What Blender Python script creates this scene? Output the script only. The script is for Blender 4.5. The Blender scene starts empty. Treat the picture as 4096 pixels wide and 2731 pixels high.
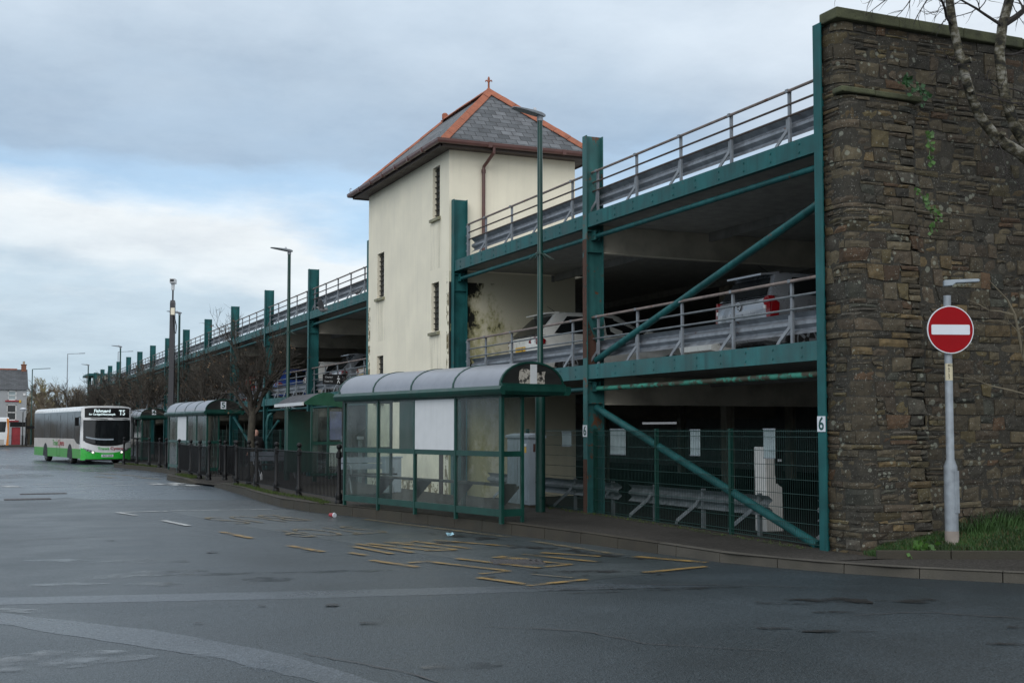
import bpy, bmesh, math, random
from mathutils import Vector, Matrix
R = math.radians
S = bpy.context.scene
COL = S.collection

# ------------------------------------------------------------------ camera
cd = bpy.data.cameras.new("camera")
cam = bpy.data.objects.new("camera", cd)
COL.objects.link(cam)
cam.location = (0, 0, 1.75)
cam.rotation_euler = (R(93.22), 0, R(-23.63))
cd.sensor_width = 36.0
cd.lens = 43.07
cd.shift_y = 0.0189
cd.clip_end = 3000
S.camera = cam

# ------------------------------------------------------------------ exposure
S.view_settings.view_transform = 'Standard'
S.view_settings.look = 'None'
S.view_settings.gamma = 1
S.view_settings.exposure = 0.08

# ------------------------------------------------------------------ sun and sky
SUN_EL, SUN_AZ = 30.0, 222.0          # degrees; azimuth clockwise from +Y
sd = Vector((math.sin(R(SUN_AZ)) * math.cos(R(SUN_EL)), math.cos(R(SUN_AZ)) * math.cos(R(SUN_EL)), math.sin(R(SUN_EL))))
ld = bpy.data.lights.new("sun", 'SUN')
ld.energy = 1.0
ld.angle = R(40)
ld.color = (1.0, 0.97, 0.92)
sun = bpy.data.objects.new("sun", ld)
COL.objects.link(sun)
sun.rotation_euler = sd.to_track_quat('Z', 'Y').to_euler()

W = bpy.data.worlds.new("World")
S.world = W
W.use_nodes = True
wt = W.node_tree
wt.nodes.clear()


def N(t, typ, **kw):
    n = t.nodes.new(typ)
    for k, v in kw.items():
        if k.startswith('i_'):
            n.inputs[k[2:].replace('_', ' ')].default_value = v
        else:
            setattr(n, k, v)
    return n


def ramp(t, pts, interp='LINEAR'):
    n = t.nodes.new('ShaderNodeValToRGB')
    cr = n.color_ramp
    cr.interpolation = interp
    while len(cr.elements) > 1:
        cr.elements.remove(cr.elements[-1])
    cr.elements[0].position = pts[0][0]
    c = pts[0][1]
    cr.elements[0].color = tuple(c) + (1,) if len(c) == 3 else c
    for p, c in pts[1:]:
        e = cr.elements.new(p)
        e.color = tuple(c) + (1,)
    return n


def math_n(t, op, a, b=None, c=None, clamp=False):
    n = t.nodes.new('ShaderNodeMath')
    n.operation = op
    n.use_clamp = clamp
    for i, v in enumerate((a, b, c)):
        if v is None:
            continue
        if isinstance(v, (int, float)):
            n.inputs[i].default_value = v
        else:
            t.links.new(v, n.inputs[i])
    return n.outputs[0]


def build_sky():
    t = wt
    L = t.links.new
    tc = N(t, 'ShaderNodeTexCoord')
    sep = N(t, 'ShaderNodeSeparateXYZ')
    L(tc.outputs['Generated'], sep.inputs[0])
    sky = N(t, 'ShaderNodeTexSky', sky_type='NISHITA')
    sky.sun_disc = False
    sky.sun_elevation = R(SUN_EL)
    sky.sun_rotation = R(SUN_AZ)
    b1 = N(t, 'ShaderNodeBackground')
    b1.inputs[1].default_value = 0.12
    L(sky.outputs[0], b1.inputs[0])
    # clouds laid on a high flat layer, so that they flatten towards the horizon
    zz = math_n(t, 'ADD', math_n(t, 'MAXIMUM', sep.outputs[2], 0.0), 0.16)
    cx = math_n(t, 'DIVIDE', sep.outputs[0], zz)
    cy = math_n(t, 'DIVIDE', sep.outputs[1], zz)
    cmb = N(t, 'ShaderNodeCombineXYZ')
    L(cx, cmb.inputs[0])
    L(cy, cmb.inputs[1])
    cmb.inputs[2].default_value = 3.7
    n1 = N(t, 'ShaderNodeTexNoise')
    n1.inputs['Scale'].default_value = 0.75
    n1.inputs['Detail'].default_value = 7
    n1.inputs['Roughness'].default_value = 0.52
    L(cmb.outputs[0], n1.inputs['Vector'])
    n2 = N(t, 'ShaderNodeTexNoise')
    n2.inputs['Scale'].default_value = 1.9
    n2.inputs['Detail'].default_value = 6
    n2.inputs['Roughness'].default_value = 0.6
    L(cmb.outputs[0], n2.inputs['Vector'])
    # banks of cloud by height above the horizon, broken up by the noise
    e1 = math_n(t, 'MULTIPLY', math_n(t, 'SUBTRACT', n1.outputs[0], 0.5), 0.22)
    e2 = math_n(t, 'MULTIPLY', math_n(t, 'SUBTRACT', n2.outputs[0], 0.5), 0.085)
    # banks rise to the right (+X, -Y)
    az = math_n(t, 'SUBTRACT', math_n(t, 'MULTIPLY', sep.outputs[0], 0.916), math_n(t, 'MULTIPLY', sep.outputs[1], 0.40))
    el = math_n(t, 'ADD', math_n(t, 'ADD', sep.outputs[2], e1), e2)
    el = math_n(t, 'ADD', el, math_n(t, 'MULTIPLY', az, 0.10))
    r = ramp(t, [(0.0, (.50, .63, .74)), (.05, (.56, .68, .78)), (.085, (.78, .85, .90)), (.135, (.84, .89, .92)),
                 (.175, (.55, .76, .99)), (.205, (.41, .54, .69)), (.26, (.48, .59, .71)), (.33, (.66, .76, .86)), (.42, (.70, .78, .86)), (.62, (.82, .88, .94)), (1.0, (1.0, 1.0, 1.0))])
    L(el, r.inputs[0])
    # brighter veil of cloud to the right and behind
    wr = ramp(t, [(0.0, (0, 0, 0)), (.06, (.0, .0, .0)), (.34, (.75, .75, .75)), (1, (.75, .75, .75))])
    L(math_n(t, 'ADD', az, math_n(t, 'MULTIPLY', e1, 1.5)), wr.inputs[0])
    mx = N(t, 'ShaderNodeMixRGB')
    L(wr.outputs[0], mx.inputs[0])
    L(r.outputs[0], mx.inputs[1])
    mx.inputs[2].default_value = (.84, .89, .94, 1)
    n3 = N(t, 'ShaderNodeTexNoise')
    n3.inputs['Scale'].default_value = 2.6
    n3.inputs['Detail'].default_value = 9
    n3.inputs['Roughness'].default_value = 0.62
    L(cmb.outputs[0], n3.inputs['Vector'])
    tx = ramp(t, [(.28, (.86, .87, .89)), (.5, (1, 1, 1)), (.72, (1.10, 1.09, 1.08))])
    L(n3.outputs[0], tx.inputs[0])
    mm = N(t, 'ShaderNodeMixRGB', blend_type='MULTIPLY')
    mm.inputs[0].default_value = 1
    L(mx.outputs[0], mm.inputs[1]); L(tx.outputs[0], mm.inputs[2])
    b2 = N(t, 'ShaderNodeBackground')
    L(mm.outputs[0], b2.inputs[0])
    b2.inputs[1].default_value = 1.0
    # gaps of blue
    g = ramp(t, [(0.0, (.92, .92, .92)), (.14, (.97, .97, .97)), (.175, (.5, .5, .5)), (.205, (.94, .94, .94)), (1, (.96, .96, .96))])
    L(el, g.inputs[0])
    ms = N(t, 'ShaderNodeMixShader')
    L(g.outputs[0], ms.inputs[0])
    L(b1.outputs[0], ms.inputs[1])
    L(b2.outputs[0], ms.inputs[2])
    o = N(t, 'ShaderNodeOutputWorld')
    L(ms.outputs[0], o.inputs[0])


build_sky()

# ------------------------------------------------------------------ helpers


class MB:
    """collects shapes and links them as one mesh object"""

    def __init__(s):
        s.v = []
        s.f = []
        s.mi = []
        s.uv = {}
        s.col = {}
        s.m = 0

    def add(s, vs, fs):
        o = len(s.v)
        s.v += [tuple(p) for p in vs]
        for f in fs:
            s.f.append(tuple(i + o for i in f))
            s.mi.append(s.m)
        return s

    def box(s, a, b):
        x0, x1 = sorted((a[0], b[0])); y0, y1 = sorted((a[1], b[1])); z0, z1 = sorted((a[2], b[2]))
        return s.add([(x0, y0, z0), (x1, y0, z0), (x1, y1, z0), (x0, y1, z0), (x0, y0, z1), (x1, y0, z1), (x1, y1, z1), (x0, y1, z1)],
                     [(0, 3, 2, 1), (4, 5, 6, 7), (0, 1, 5, 4), (1, 2, 6, 5), (2, 3, 7, 6), (3, 0, 4, 7)])

    def bar(s, p, q, w, h, up=(0, 0, 1)):
        p = Vector(p); q = Vector(q); d = (q - p).normalized(); u = Vector(up)
        sd_ = d.cross(u)
        if sd_.length < 1e-4:
            sd_ = d.cross(Vector((1, 0, 0)))
        sd_.normalize(); u = sd_.cross(d).normalized()
        vs = []
        for c in (p, q):
            for a, b in ((-1, -1), (1, -1), (1, 1), (-1, 1)):
                vs.append(c + sd_ * (a * w / 2) + u * (b * h / 2))
        return s.add(vs, [(3, 2, 1, 0), (4, 5, 6, 7), (0, 1, 5, 4), (1, 2, 6, 5), (2, 3, 7, 6), (3, 0, 4, 7)])

    def tube(s, pts, r, n=8, cap=True):
        pts = [Vector(p) for p in pts]
        rs = r if isinstance(r, (list, tuple)) else [r] * len(pts)
        vs = []; fs = []
        ref = None
        for i, p in enumerate(pts):
            d = (pts[min(i + 1, len(pts) - 1)] - pts[max(i - 1, 0)])
            if d.length < 1e-9:
                d = Vector((0, 0, 1))
            d.normalize()
            if ref is None:
                ref = Vector((1, 0, 0)) if abs(d.x) < .8 else Vector((0, 1, 0))
            a = (ref - d * ref.dot(d))
            if a.length < 1e-5:
                ref = Vector((0, 1, 0)) if abs(d.y) < .8 else Vector((0, 0, 1))
                a = (ref - d * ref.dot(d))
            a.normalize(); ref = a; b = d.cross(a)
            for k in range(n):
                t = 2 * math.pi * k / n
                vs.append(p + (a * math.cos(t) + b * math.sin(t)) * rs[i])
        for i in range(len(pts) - 1):
            for k in range(n):
                k2 = (k + 1) % n
                fs.append((i * n + k, i * n + k2, (i + 1) * n + k2, (i + 1) * n + k))
        if cap:
            fs.append(tuple(reversed(range(n))))
            fs.append(tuple(range((len(pts) - 1) * n, len(pts) * n)))
        return s.add(vs, fs)

    def cyl(s, p, q, r, n=12, r2=None):
        return s.tube([p, q], [r, r if r2 is None else r2], n)

    def lathe(s, c, prof, n=12):
        """prof: list of (radius, z) from bottom to top around the vertical axis at c"""
        c = Vector(c)
        vs = []; fs = []
        for (r, z) in prof:
            for k in range(n):
                t = 2 * math.pi * k / n
                vs.append(c + Vector((r * math.cos(t), r * math.sin(t), z)))
        for i in range(len(prof) - 1):
            for k in range(n):
                k2 = (k + 1) % n
                fs.append((i * n + k, i * n + k2, (i + 1) * n + k2, (i + 1) * n + k))
        fs.append(tuple(reversed(range(n))))
        fs.append(tuple(range((len(prof) - 1) * n, len(prof) * n)))
        return s.add(vs, fs)

    def prism(s, poly, vec):
        """poly: planar loop of 3-D points, pushed along vec"""
        n = len(poly); v = Vector(vec)
        vs = [Vector(p) for p in poly] + [Vector(p) + v for p in poly]
        fs = [tuple(range(n)), tuple(reversed(range(n, 2 * n)))]
        for i in range(n):
            j = (i + 1) % n
            fs.append((i, i + n, j + n, j))
        return s.add(vs, fs)

    def quad(s, *p):
        return s.add(p, [tuple(range(len(p)))])

    def loft(s, rings, closed=True, cap=True):
        n = len(rings[0]); vs = [p for r in rings for p in r]; fs = []
        for i in range(len(rings) - 1):
            for k in range(n if closed else n - 1):
                k2 = (k + 1) % n
                fs.append((i * n + k, i * n + k2, (i + 1) * n + k2, (i + 1) * n + k))
        if cap and closed:
            fs.append(tuple(reversed(range(n))))
            fs.append(tuple(range((len(rings) - 1) * n, len(rings) * n)))
        return s.add(vs, fs)

    def build(s, name, mat, parent=None, world=False, smooth=False, bevel=0, recalc=True, sub=0):
        me = bpy.data.meshes.new(name)
        vs = s.v
        if world and parent is not None:
            o = parent.location
            vs = [(p[0] - o[0], p[1] - o[1], p[2] - o[2]) for p in vs]
        me.from_pydata([tuple(p) for p in vs], [], s.f)
        for m in (mat if isinstance(mat, (list, tuple)) else [mat]):
            me.materials.append(m)
        if any(s.mi):
            me.polygons.foreach_set('material_index', s.mi)
        if s.uv:
            u = me.uv_layers.new(name='UVMap')
            for pi, co in s.uv.items():
                for li, c in zip(me.polygons[pi].loop_indices, co):
                    u.data[li].uv = c
        if s.col:
            a = me.attributes.new('tint', 'FLOAT_COLOR', 'FACE')
            for pi in range(len(me.polygons)):
                a.data[pi].color = tuple(s.col.get(pi, (.5, .5, .5))) + (1,)
        if recalc:
            bm = bmesh.new(); bm.from_mesh(me)
            bmesh.ops.recalc_face_normals(bm, faces=bm.faces)
            bm.to_mesh(me); bm.free()
        ob = bpy.data.objects.new(name, me)
        COL.objects.link(ob)
        if parent is not None:
            ob.parent = parent
        if smooth:
            me.polygons.foreach_set('use_smooth', [True] * len(me.polygons))
            if smooth != 'all':
                try:
                    me.set_sharp_from_angle(angle=R(38))
                except Exception:
                    pass
        if sub:
            md = ob.modifiers.new('sub', 'SUBSURF'); md.levels = sub; md.render_levels = sub
        if bevel:
            md = ob.modifiers.new('bevel', 'BEVEL'); md.width = bevel; md.segments = 2; md.limit_method = 'ANGLE'; md.angle_limit = R(40)
        return ob


def tag(o, label=None, cat=None, group=None, kind=None):
    if label: o['label'] = label
    if cat: o['category'] = cat
    if group: o['group'] = group
    if kind: o['kind'] = kind
    return o


def thing(name, label, cat, loc=(0, 0, 0), rz=0, group=None):
    o = bpy.data.objects.new(name, None)
    o.empty_display_size = .2
    COL.objects.link(o)
    o.location = loc; o.rotation_euler = (0, 0, rz)
    return tag(o, label, cat, group)


def copy_tree(o, parent=None):
    c = o.copy(); COL.objects.link(c)
    if parent is not None:
        c.parent = parent
    for ch in list(o.children):
        copy_tree(ch, c)
    return c


def copy_thing(o, loc, rz, label, group=None):
    c = copy_tree(o)
    c.location = loc; c.rotation_euler = (0, 0, rz)
    c['label'] = label
    if group: c['group'] = group
    return c


def struct(o):
    o['kind'] = 'structure'
    return o


def text_mesh(txt, size, mat, name, parent, M, ext=0.002, bold=0.0, sx=1.0):
    cu = bpy.data.curves.new(name, 'FONT')
    cu.body = txt; cu.size = size; cu.extrude = ext; cu.offset = bold
    cu.align_x = 'CENTER'; cu.align_y = 'CENTER'; cu.resolution_u = 3
    tmp = bpy.data.objects.new(name, cu)
    COL.objects.link(tmp)
    dg = bpy.context.evaluated_depsgraph_get()
    me = bpy.data.meshes.new_from_object(tmp.evaluated_get(dg))
    bpy.data.objects.remove(tmp)
    me.name = name
    me.transform(M @ Matrix.Diagonal((sx, 1, 1, 1)))
    me.materials.clear(); me.materials.append(mat)
    ob = bpy.data.objects.new(name, me)
    COL.objects.link(ob)
    if parent is not None:
        ob.parent = parent
    return ob


def axes(origin, xa, ya):
    xa = Vector(xa).normalized(); ya = Vector(ya).normalized(); za = xa.cross(ya)
    M = Matrix((xa, ya, za)).transposed().to_4x4()
    M.translation = Vector(origin)
    return M


# ------------------------------------------------------------------ materials


def pmat(name, col, rough=.5, metal=0.0, var=.15, scale=5, bump=0, bscale=60, streak=0, rust=0, rustcol=(.13, .05, .022), coat=0, spec=.5, grime=0, fine=0, rvar=.1):
    m = bpy.data.materials.new(name); m.use_nodes = True
    t = m.node_tree; L = t.links.new
    p = t.nodes['Principled BSDF']
    tc = N(t, 'ShaderNodeTexCoord')
    n = N(t, 'ShaderNodeTexNoise'); n.inputs['Scale'].default_value = scale; n.inputs['Detail'].default_value = 6
    L(tc.outputs['Object'], n.inputs['Vector'])
    r = ramp(t, [(.3, [c * (1 - var) for c in col]), (.7, [min(1, c * (1 + var)) for c in col])])
    L(n.outputs[0], r.inputs[0])
    out = r.outputs[0]

    def mul(out, fac, dark):
        mx = N(t, 'ShaderNodeMixRGB', blend_type='MIX')
        L(fac, mx.inputs[0]); L(out, mx.inputs[1]); mx.inputs[2].default_value = tuple(dark) + (1,)
        return mx.outputs[0]
    if streak:
        mp = N(t, 'ShaderNodeMapping'); mp.inputs['Scale'].default_value = (9, 9, .55)
        L(tc.outputs['Object'], mp.inputs[0])
        n2 = N(t, 'ShaderNodeTexNoise'); n2.inputs['Scale'].default_value = 1; n2.inputs['Detail'].default_value = 5
        L(mp.outputs[0], n2.inputs['Vector'])
        rr = ramp(t, [(.48, (0, 0, 0)), (.75, (streak, streak, streak))])
        L(n2.outputs[0], rr.inputs[0])
        out = mul(out, rr.outputs[0], [c * .45 for c in col])
    if grime:
        n4 = N(t, 'ShaderNodeTexNoise'); n4.inputs['Scale'].default_value = 1.3; n4.inputs['Detail'].default_value = 9; n4.inputs['Roughness'].default_value = .65
        L(tc.outputs['Object'], n4.inputs['Vector'])
        rr = ramp(t, [(.45, (0, 0, 0)), (.72, (grime, grime, grime))])
        L(n4.outputs[0], rr.inputs[0])
        out = mul(out, rr.outputs[0], (.05, .05, .035))
    if rust:
        n3 = N(t, 'ShaderNodeTexNoise'); n3.inputs['Scale'].default_value = 3.2; n3.inputs['Detail'].default_value = 9; n3.inputs['Roughness'].default_value = .7
        L(tc.outputs['Object'], n3.inputs['Vector'])
        rr = ramp(t, [(.66 - .2 * rust, (0, 0, 0)), (.70 - .2 * rust, (1, 1, 1))])
        L(n3.outputs[0], rr.inputs[0])
        out = mul(out, rr.outputs[0], rustcol)
    if fine:
        n5 = N(t, 'ShaderNodeTexNoise'); n5.inputs['Scale'].default_value = 140; n5.inputs['Detail'].default_value = 2
        L(tc.outputs['Object'], n5.inputs['Vector'])
        rr = ramp(t, [(.35, (0, 0, 0)), (.65, (fine, fine, fine))])
        L(n5.outputs[0], rr.inputs[0])
        out = mul(out, rr.outputs[0], [c * .4 for c in col])
    L(out, p.inputs['Base Color'])
    rm = ramp(t, [(.3, [max(.03, rough - rvar)] * 3), (.7, [min(1, rough + rvar)] * 3)])
    L(n.outputs[0], rm.inputs[0]); L(rm.outputs[0], p.inputs['Roughness'])
    p.inputs['Metallic'].default_value = metal
    p.inputs['Specular IOR Level'].default_value = spec
    p.inputs['Coat Weight'].default_value = coat
    if bump:
        nb = N(t, 'ShaderNodeTexNoise'); nb.inputs['Scale'].default_value = bscale; nb.inputs['Detail'].default_value = 5
        L(tc.outputs['Object'], nb.inputs['Vector'])
        b = N(t, 'ShaderNodeBump'); b.inputs['Strength'].default_value = bump; b.inputs['Distance'].default_value = .02
        L(nb.outputs[0], b.inputs['Height']); L(b.outputs[0], p.inputs['Normal'])
    return m


def asphalt(name, base, r0, r1, grain=.6, bump=.45, var=.28, gloss=1.3):
    m = bpy.data.materials.new(name); m.use_nodes = True
    t = m.node_tree; L = t.links.new
    p = t.nodes['Principled BSDF']
    tc = N(t, 'ShaderNodeTexCoord')
    big = N(t, 'ShaderNodeTexNoise'); big.inputs['Scale'].default_value = .45; big.inputs['Detail'].default_value = 8; big.inputs['Roughness'].default_value = .62
    fin = N(t, 'ShaderNodeTexNoise'); fin.inputs['Scale'].default_value = 55; fin.inputs['Detail'].default_value = 3; fin.inputs['Roughness'].default_value = .7
    mid = N(t, 'ShaderNodeTexVoronoi'); mid.inputs['Scale'].default_value = 90
    for n in (big, fin, mid):
        L(tc.outputs['Object'], n.inputs['Vector'])
    r = ramp(t, [(.3, [c * (1 - var) for c in base]), (.7, [c * (1 + var) for c in base])])
    L(big.outputs[0], r.inputs[0])
    g = ramp(t, [(.36, (1 - grain,) * 3), (.62, (1 + grain * .35,) * 3), (.74, (1 + grain * 1.6,) * 3)])
    L(fin.outputs[0], g.inputs[0])
    mx = N(t, 'ShaderNodeMixRGB', blend_type='MULTIPLY'); mx.inputs[0].default_value = 1
    L(r.outputs[0], mx.inputs[1]); L(g.outputs[0], mx.inputs[2])
    L(mx.outputs[0], p.inputs['Base Color'])
    rr = ramp(t, [(.34, (r0,) * 3), (.66, (r1,) * 3)])
    L(big.outputs[0], rr.inputs[0]); L(rr.outputs[0], p.inputs['Roughness'])
    med = N(t, 'ShaderNodeTexNoise'); med.inputs['Scale'].default_value = 17; med.inputs['Detail'].default_value = 4; med.inputs['Roughness'].default_value = .75
    L(tc.outputs['Object'], med.inputs['Vector'])
    g2 = ramp(t, [(.40, (.78, .78, .78)), (.60, (1.2, 1.2, 1.2))]); L(med.outputs[0], g2.inputs[0])
    mx2 = N(t, 'ShaderNodeMixRGB', blend_type='MULTIPLY'); mx2.inputs[0].default_value = 1
    L(mx.outputs[0], mx2.inputs[1]); L(g2.outputs[0], mx2.inputs[2]); L(mx2.outputs[0], p.inputs['Base Color'])
    ad = math_n(t, 'ADD', fin.outputs[0], math_n(t, 'MULTIPLY', mid.outputs['Distance'], .8))
    b = N(t, 'ShaderNodeBump'); b.inputs['Strength'].default_value = bump; b.inputs['Distance'].default_value = .022
    sp = ramp(t, [(.36, (.12, .12, .12)), (.52, (.5, .5, .5)), (.68, (1.0, 1.0, 1.0))]); L(math_n(t, 'ADD', math_n(t, 'MULTIPLY', fin.outputs[0], .78), math_n(t, 'MULTIPLY', med.outputs[0], .22)), sp.inputs[0])
    L(math_n(t, 'MULTIPLY', sp.outputs[0], gloss), p.inputs['Specular IOR Level'])
    L(ad, b.inputs['Height']); L(b.outputs[0], p.inputs['Normal'])
    return m


M = {}
M['asphalt'] = asphalt('asphalt', (.021, .037, .048), .28, .46, gloss=1.7)
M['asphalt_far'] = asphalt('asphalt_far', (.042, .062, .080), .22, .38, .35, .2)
M['asphalt_patch'] = asphalt('asphalt_patch', (.048, .062, .068), .26, .5, .4, .25)
M['asphalt_strip'] = asphalt('asphalt_strip', (.072, .090, .108), .22, .42, .45, .3)
M['pave'] = asphalt('pavement_tarmac', (.050, .046, .041), .6, .85, .4, .3, .25, .5)
M['floor'] = asphalt('parking_floor', (.036, .036, .036), .7, .9, .3, .2, .25, .4)
M['deck'] = pmat('deck_concrete', (.30, .30, .285), .85, var=.2, bump=.15)
M['soffit'] = pmat('soffit_steel', (.22, .22, .21), .7, var=.2, streak=.3)
M['beam_beige'] = pmat('beam_beige', (.46, .43, .36), .65, var=.12, grime=.5, scale=2)
M['kerb'] = pmat('kerb_concrete', (.052, .045, .033), .8, var=.3, scale=2.5, bump=.3, grime=.65, fine=.5)
M['kerb_end'] = pmat('kerb_pale', (.082, .075, .062), .8, var=.25, scale=2.5, bump=.3, grime=.5, fine=.4)
M['teal'] = pmat('teal_paint', (.015, .100, .103), .5, var=.32, scale=2.2, streak=.7, rust=.09, spec=.25, bump=.04)
M['teal_rail'] = pmat('teal_paint_weathered', (.019, .118, .122), .5, var=.34, scale=2.2, streak=.65, rust=.08, grime=.3)
M['teal_rust'] = pmat('teal_paint_rusty', (.022, .110, .108), .5, var=.25, scale=3, streak=.6, rust=.42)
M['pipe_peel'] = pmat('peeling_green_pipe', (.045, .26, .19), .6, var=.3, scale=4, rust=.85, rustcol=(.055, .05, .032), bump=.2)
M['rust'] = pmat('bare_rust', (.13, .052, .03), .85, var=.4, scale=8, bump=.3)
M['shelter'] = pmat('shelter_green', (.005, .050, .038), .38, var=.2, scale=4, streak=.4)
M['slate_paint'] = pmat('slate_grey_paint', (.038, .038, .045), .5, var=.2)
M['wire'] = pmat('mesh_wire', (.016, .048, .042), .45, var=.2)
M['shelter_dark'] = pmat('shelter_dark', (.016, .017, .016), .5, var=.3)
M['lampgreen'] = pmat('lamp_green', (.005, .045, .036), .35, var=.2, streak=.4)
M['galv'] = pmat('galvanised_steel', (.29, .325, .36), .58, metal=.2, var=.2, scale=9, streak=.5, rust=.06)
M['galv_beam'] = pmat('galvanised_beam', (.25, .27, .30), .42, metal=.3, var=.25, scale=6, streak=.6, rust=.08)
M['galv_ground'] = pmat('galvanised_dimmed', (.17, .19, .205), .55, metal=.2, var=.25, scale=6, streak=.5)  # darker galvanised copy; dimness under the decks is put into the colour
M['galv_dull'] = pmat('galvanised_dull', (.22, .24, .265), .55, metal=.2, var=.25, scale=6, streak=.4)
M['rail_dark'] = pmat('dark_rusty_rail', (.075, .055, .048), .7, var=.4, scale=7)
M['rail_rust'] = pmat('rusty_handrail', (.21, .17, .155), .7, var=.3, scale=7, rust=.18)
M['cream'] = pmat('cream_render', (.87, .81, .655), .8, var=.06, scale=1.2, streak=.09, bump=.12, bscale=90)
M['brown'] = pmat('brown_plastic', (.105, .045, .038), .4, var=.15)
M['dark_wood'] = pmat('dark_soffit', (.050, .034, .028), .6)
M['terracotta'] = pmat('terracotta', (.37, .125, .07), .75, var=.22, scale=6, bump=.2, grime=.3)
M['black'] = pmat('black_paint', (.006, .006, .007), .5, var=.3, scale=8, spec=.3)
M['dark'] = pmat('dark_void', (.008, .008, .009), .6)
M['rubber'] = pmat('tyre_rubber', (.016, .016, .016), .8)
M['white'] = pmat('white_paint', (.78, .78, .77), .4, var=.05, grime=.1)
M['white_board'] = pmat('white_board', (.62, .64, .66), .5, var=.04, streak=.12)
M['white_line'] = pmat('worn_white_marking', (.40, .41, .40), .6, var=.3, scale=9, fine=.8)
M['yellow_line'] = pmat('worn_yellow_marking', (.46, .275, .07), .6, var=.35, scale=6, fine=.8, grime=.35)
M['yellow_faint'] = pmat('faint_yellow_marking', (.165, .130, .075), .55, var=.35, scale=3, fine=.9, grime=.3)
M['yellow_plate'] = pmat('yellow_plate', (.70, .42, .05), .5, var=.05)
M['red'] = pmat('sign_red', (.30, .004, .008), .5, var=.06, spec=.15)
M['red_dull'] = pmat('red_paint', (.32, .035, .045), .5)
M['sign_white'] = pmat('sign_white', (.70, .74, .80), .4, var=.03)
M['teal_text'] = pmat('teal_text', (.012, .07, .065), .5)
M['grey_board'] = pmat('grey_board', (.33, .40, .42), .5, var=.1)
M['cabinet'] = pmat('cabinet_grey', (.33, .385, .44), .55, var=.1, streak=.3, scale=3)
M['brick'] = pmat('chimney_brick', (.22, .095, .06), .85, var=.2)
M['house_grey'] = pmat('pebbledash_grey', (.36, .375, .39), .85, var=.06, scale=3, bump=.2)
M['dark_stone'] = pmat('dark_gable', (.085, .070, .055), .9, var=.3, scale=4)
M['orange'] = pmat('orange_paint', (.70, .24, .03), .45)
M['bark'] = pmat('bark', (.060, .053, .040), .9, var=.4, scale=9, bump=.5, bscale=40, grime=.0)
M['twig'] = pmat('twig', (.052, .044, .035), .85, var=.35, scale=3)
M['twig_dark'] = pmat('twig_dark', (.035, .030, .027), .85, var=.3)
M['twig_olive'] = pmat('twig_olive', (.27, .24, .13), .85, var=.35, scale=2)
M['twig_brown'] = pmat('twig_brown', (.20, .165, .12), .85, var=.35, scale=2)
M['deadleaf'] = pmat('dead_leaves', (.12, .078, .045), .8, var=.4, scale=9)
M['ivy'] = pmat('ivy_leaf', (.05, .125, .02), .5, var=.35, scale=9)
M['ivy_dark'] = pmat('dark_ivy_leaf', (.022, .075, .022), .5, var=.35, scale=9)
M['moss'] = pmat('moss', (.055, .085, .018), .95, var=.4, scale=8, bump=.6, bscale=50)
M['bus_white'] = pmat('bus_white', (.74, .75, .76), .3, var=.04, coat=.4, streak=.1)
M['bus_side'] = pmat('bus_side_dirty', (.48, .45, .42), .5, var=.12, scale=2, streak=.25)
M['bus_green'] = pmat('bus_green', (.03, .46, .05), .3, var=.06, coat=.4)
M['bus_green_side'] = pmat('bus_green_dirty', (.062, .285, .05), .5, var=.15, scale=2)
M['glass_dark'] = pmat('dark_glass', (.012, .014, .016), .06, var=.2, rvar=.02, spec=.6)
M['bus_glass'] = pmat('bus_side_glass', (.022, .026, .032), .10, var=.4, scale=.8, rvar=.04, spec=.6)
M['skin'] = pmat('skin', (.55, .30, .23), .55, var=.1)
M['cloth'] = pmat('dark_coat', (.012, .012, .014), .9)
M['pigeon'] = pmat('pigeon_feather', (.16, .165, .175), .8, var=.35, scale=25)
M['lens_red'] = pmat('red_lens', (.17, .005, .008), .12, var=.3, scale=12, rvar=.03)
M['lens_clear'] = pmat('clear_lens', (.55, .55, .56), .15)
M['car_white'] = pmat('car_white', (.66, .66, .63), .3, coat=.6, var=.04)
M['car_silver'] = pmat('car_silver', (.27, .29, .32), .3, metal=.45, coat=.6, var=.04)
M['car_blue'] = pmat('car_blue', (.025, .07, .30), .3, coat=.6, var=.04)
M['car_red'] = pmat('car_red', (.32, .02, .02), .3, coat=.6, var=.04)
M['car_dark'] = pmat('car_dark', (.03, .033, .04), .3, coat=.6, var=.04)
M['car_beige'] = pmat('car_beige', (.38, .32, .25), .35, coat=.6, var=.04)
M['chrome'] = pmat('chrome', (.5, .5, .52), .25, metal=.8)
M['wood'] = pmat('bench_slat', (.27, .31, .37), .6, var=.15)
M['bluejunk'] = pmat('pale_blue_foil', (.35, .58, .68), .4)
M['poster'] = pmat('poster_blue', (.16, .17, .33), .4, var=.5, scale=3)
M['iron'] = pmat('drain_iron', (.055, .052, .054), .55, var=.4, scale=30, bump=.6, bscale=30)


def emit(name, col, s):
    m = bpy.data.materials.new(name); m.use_nodes = True
    p = m.node_tree.nodes['Principled BSDF']
    p.inputs['Base Color'].default_value = (.02, .02, .02, 1)
    p.inputs['Emission Color'].default_value = tuple(col) + (1,)
    p.inputs['Emission Strength'].default_value = s
    return m


M['led'] = emit('led_text', (.78, .96, 1.0), 1.1)
M['headlamp'] = emit('lit_headlamp', (1.0, .97, .88), 1.3)
M['bulb'] = emit('lit_bulb', (1.0, .75, .45), 1.6)


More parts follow.
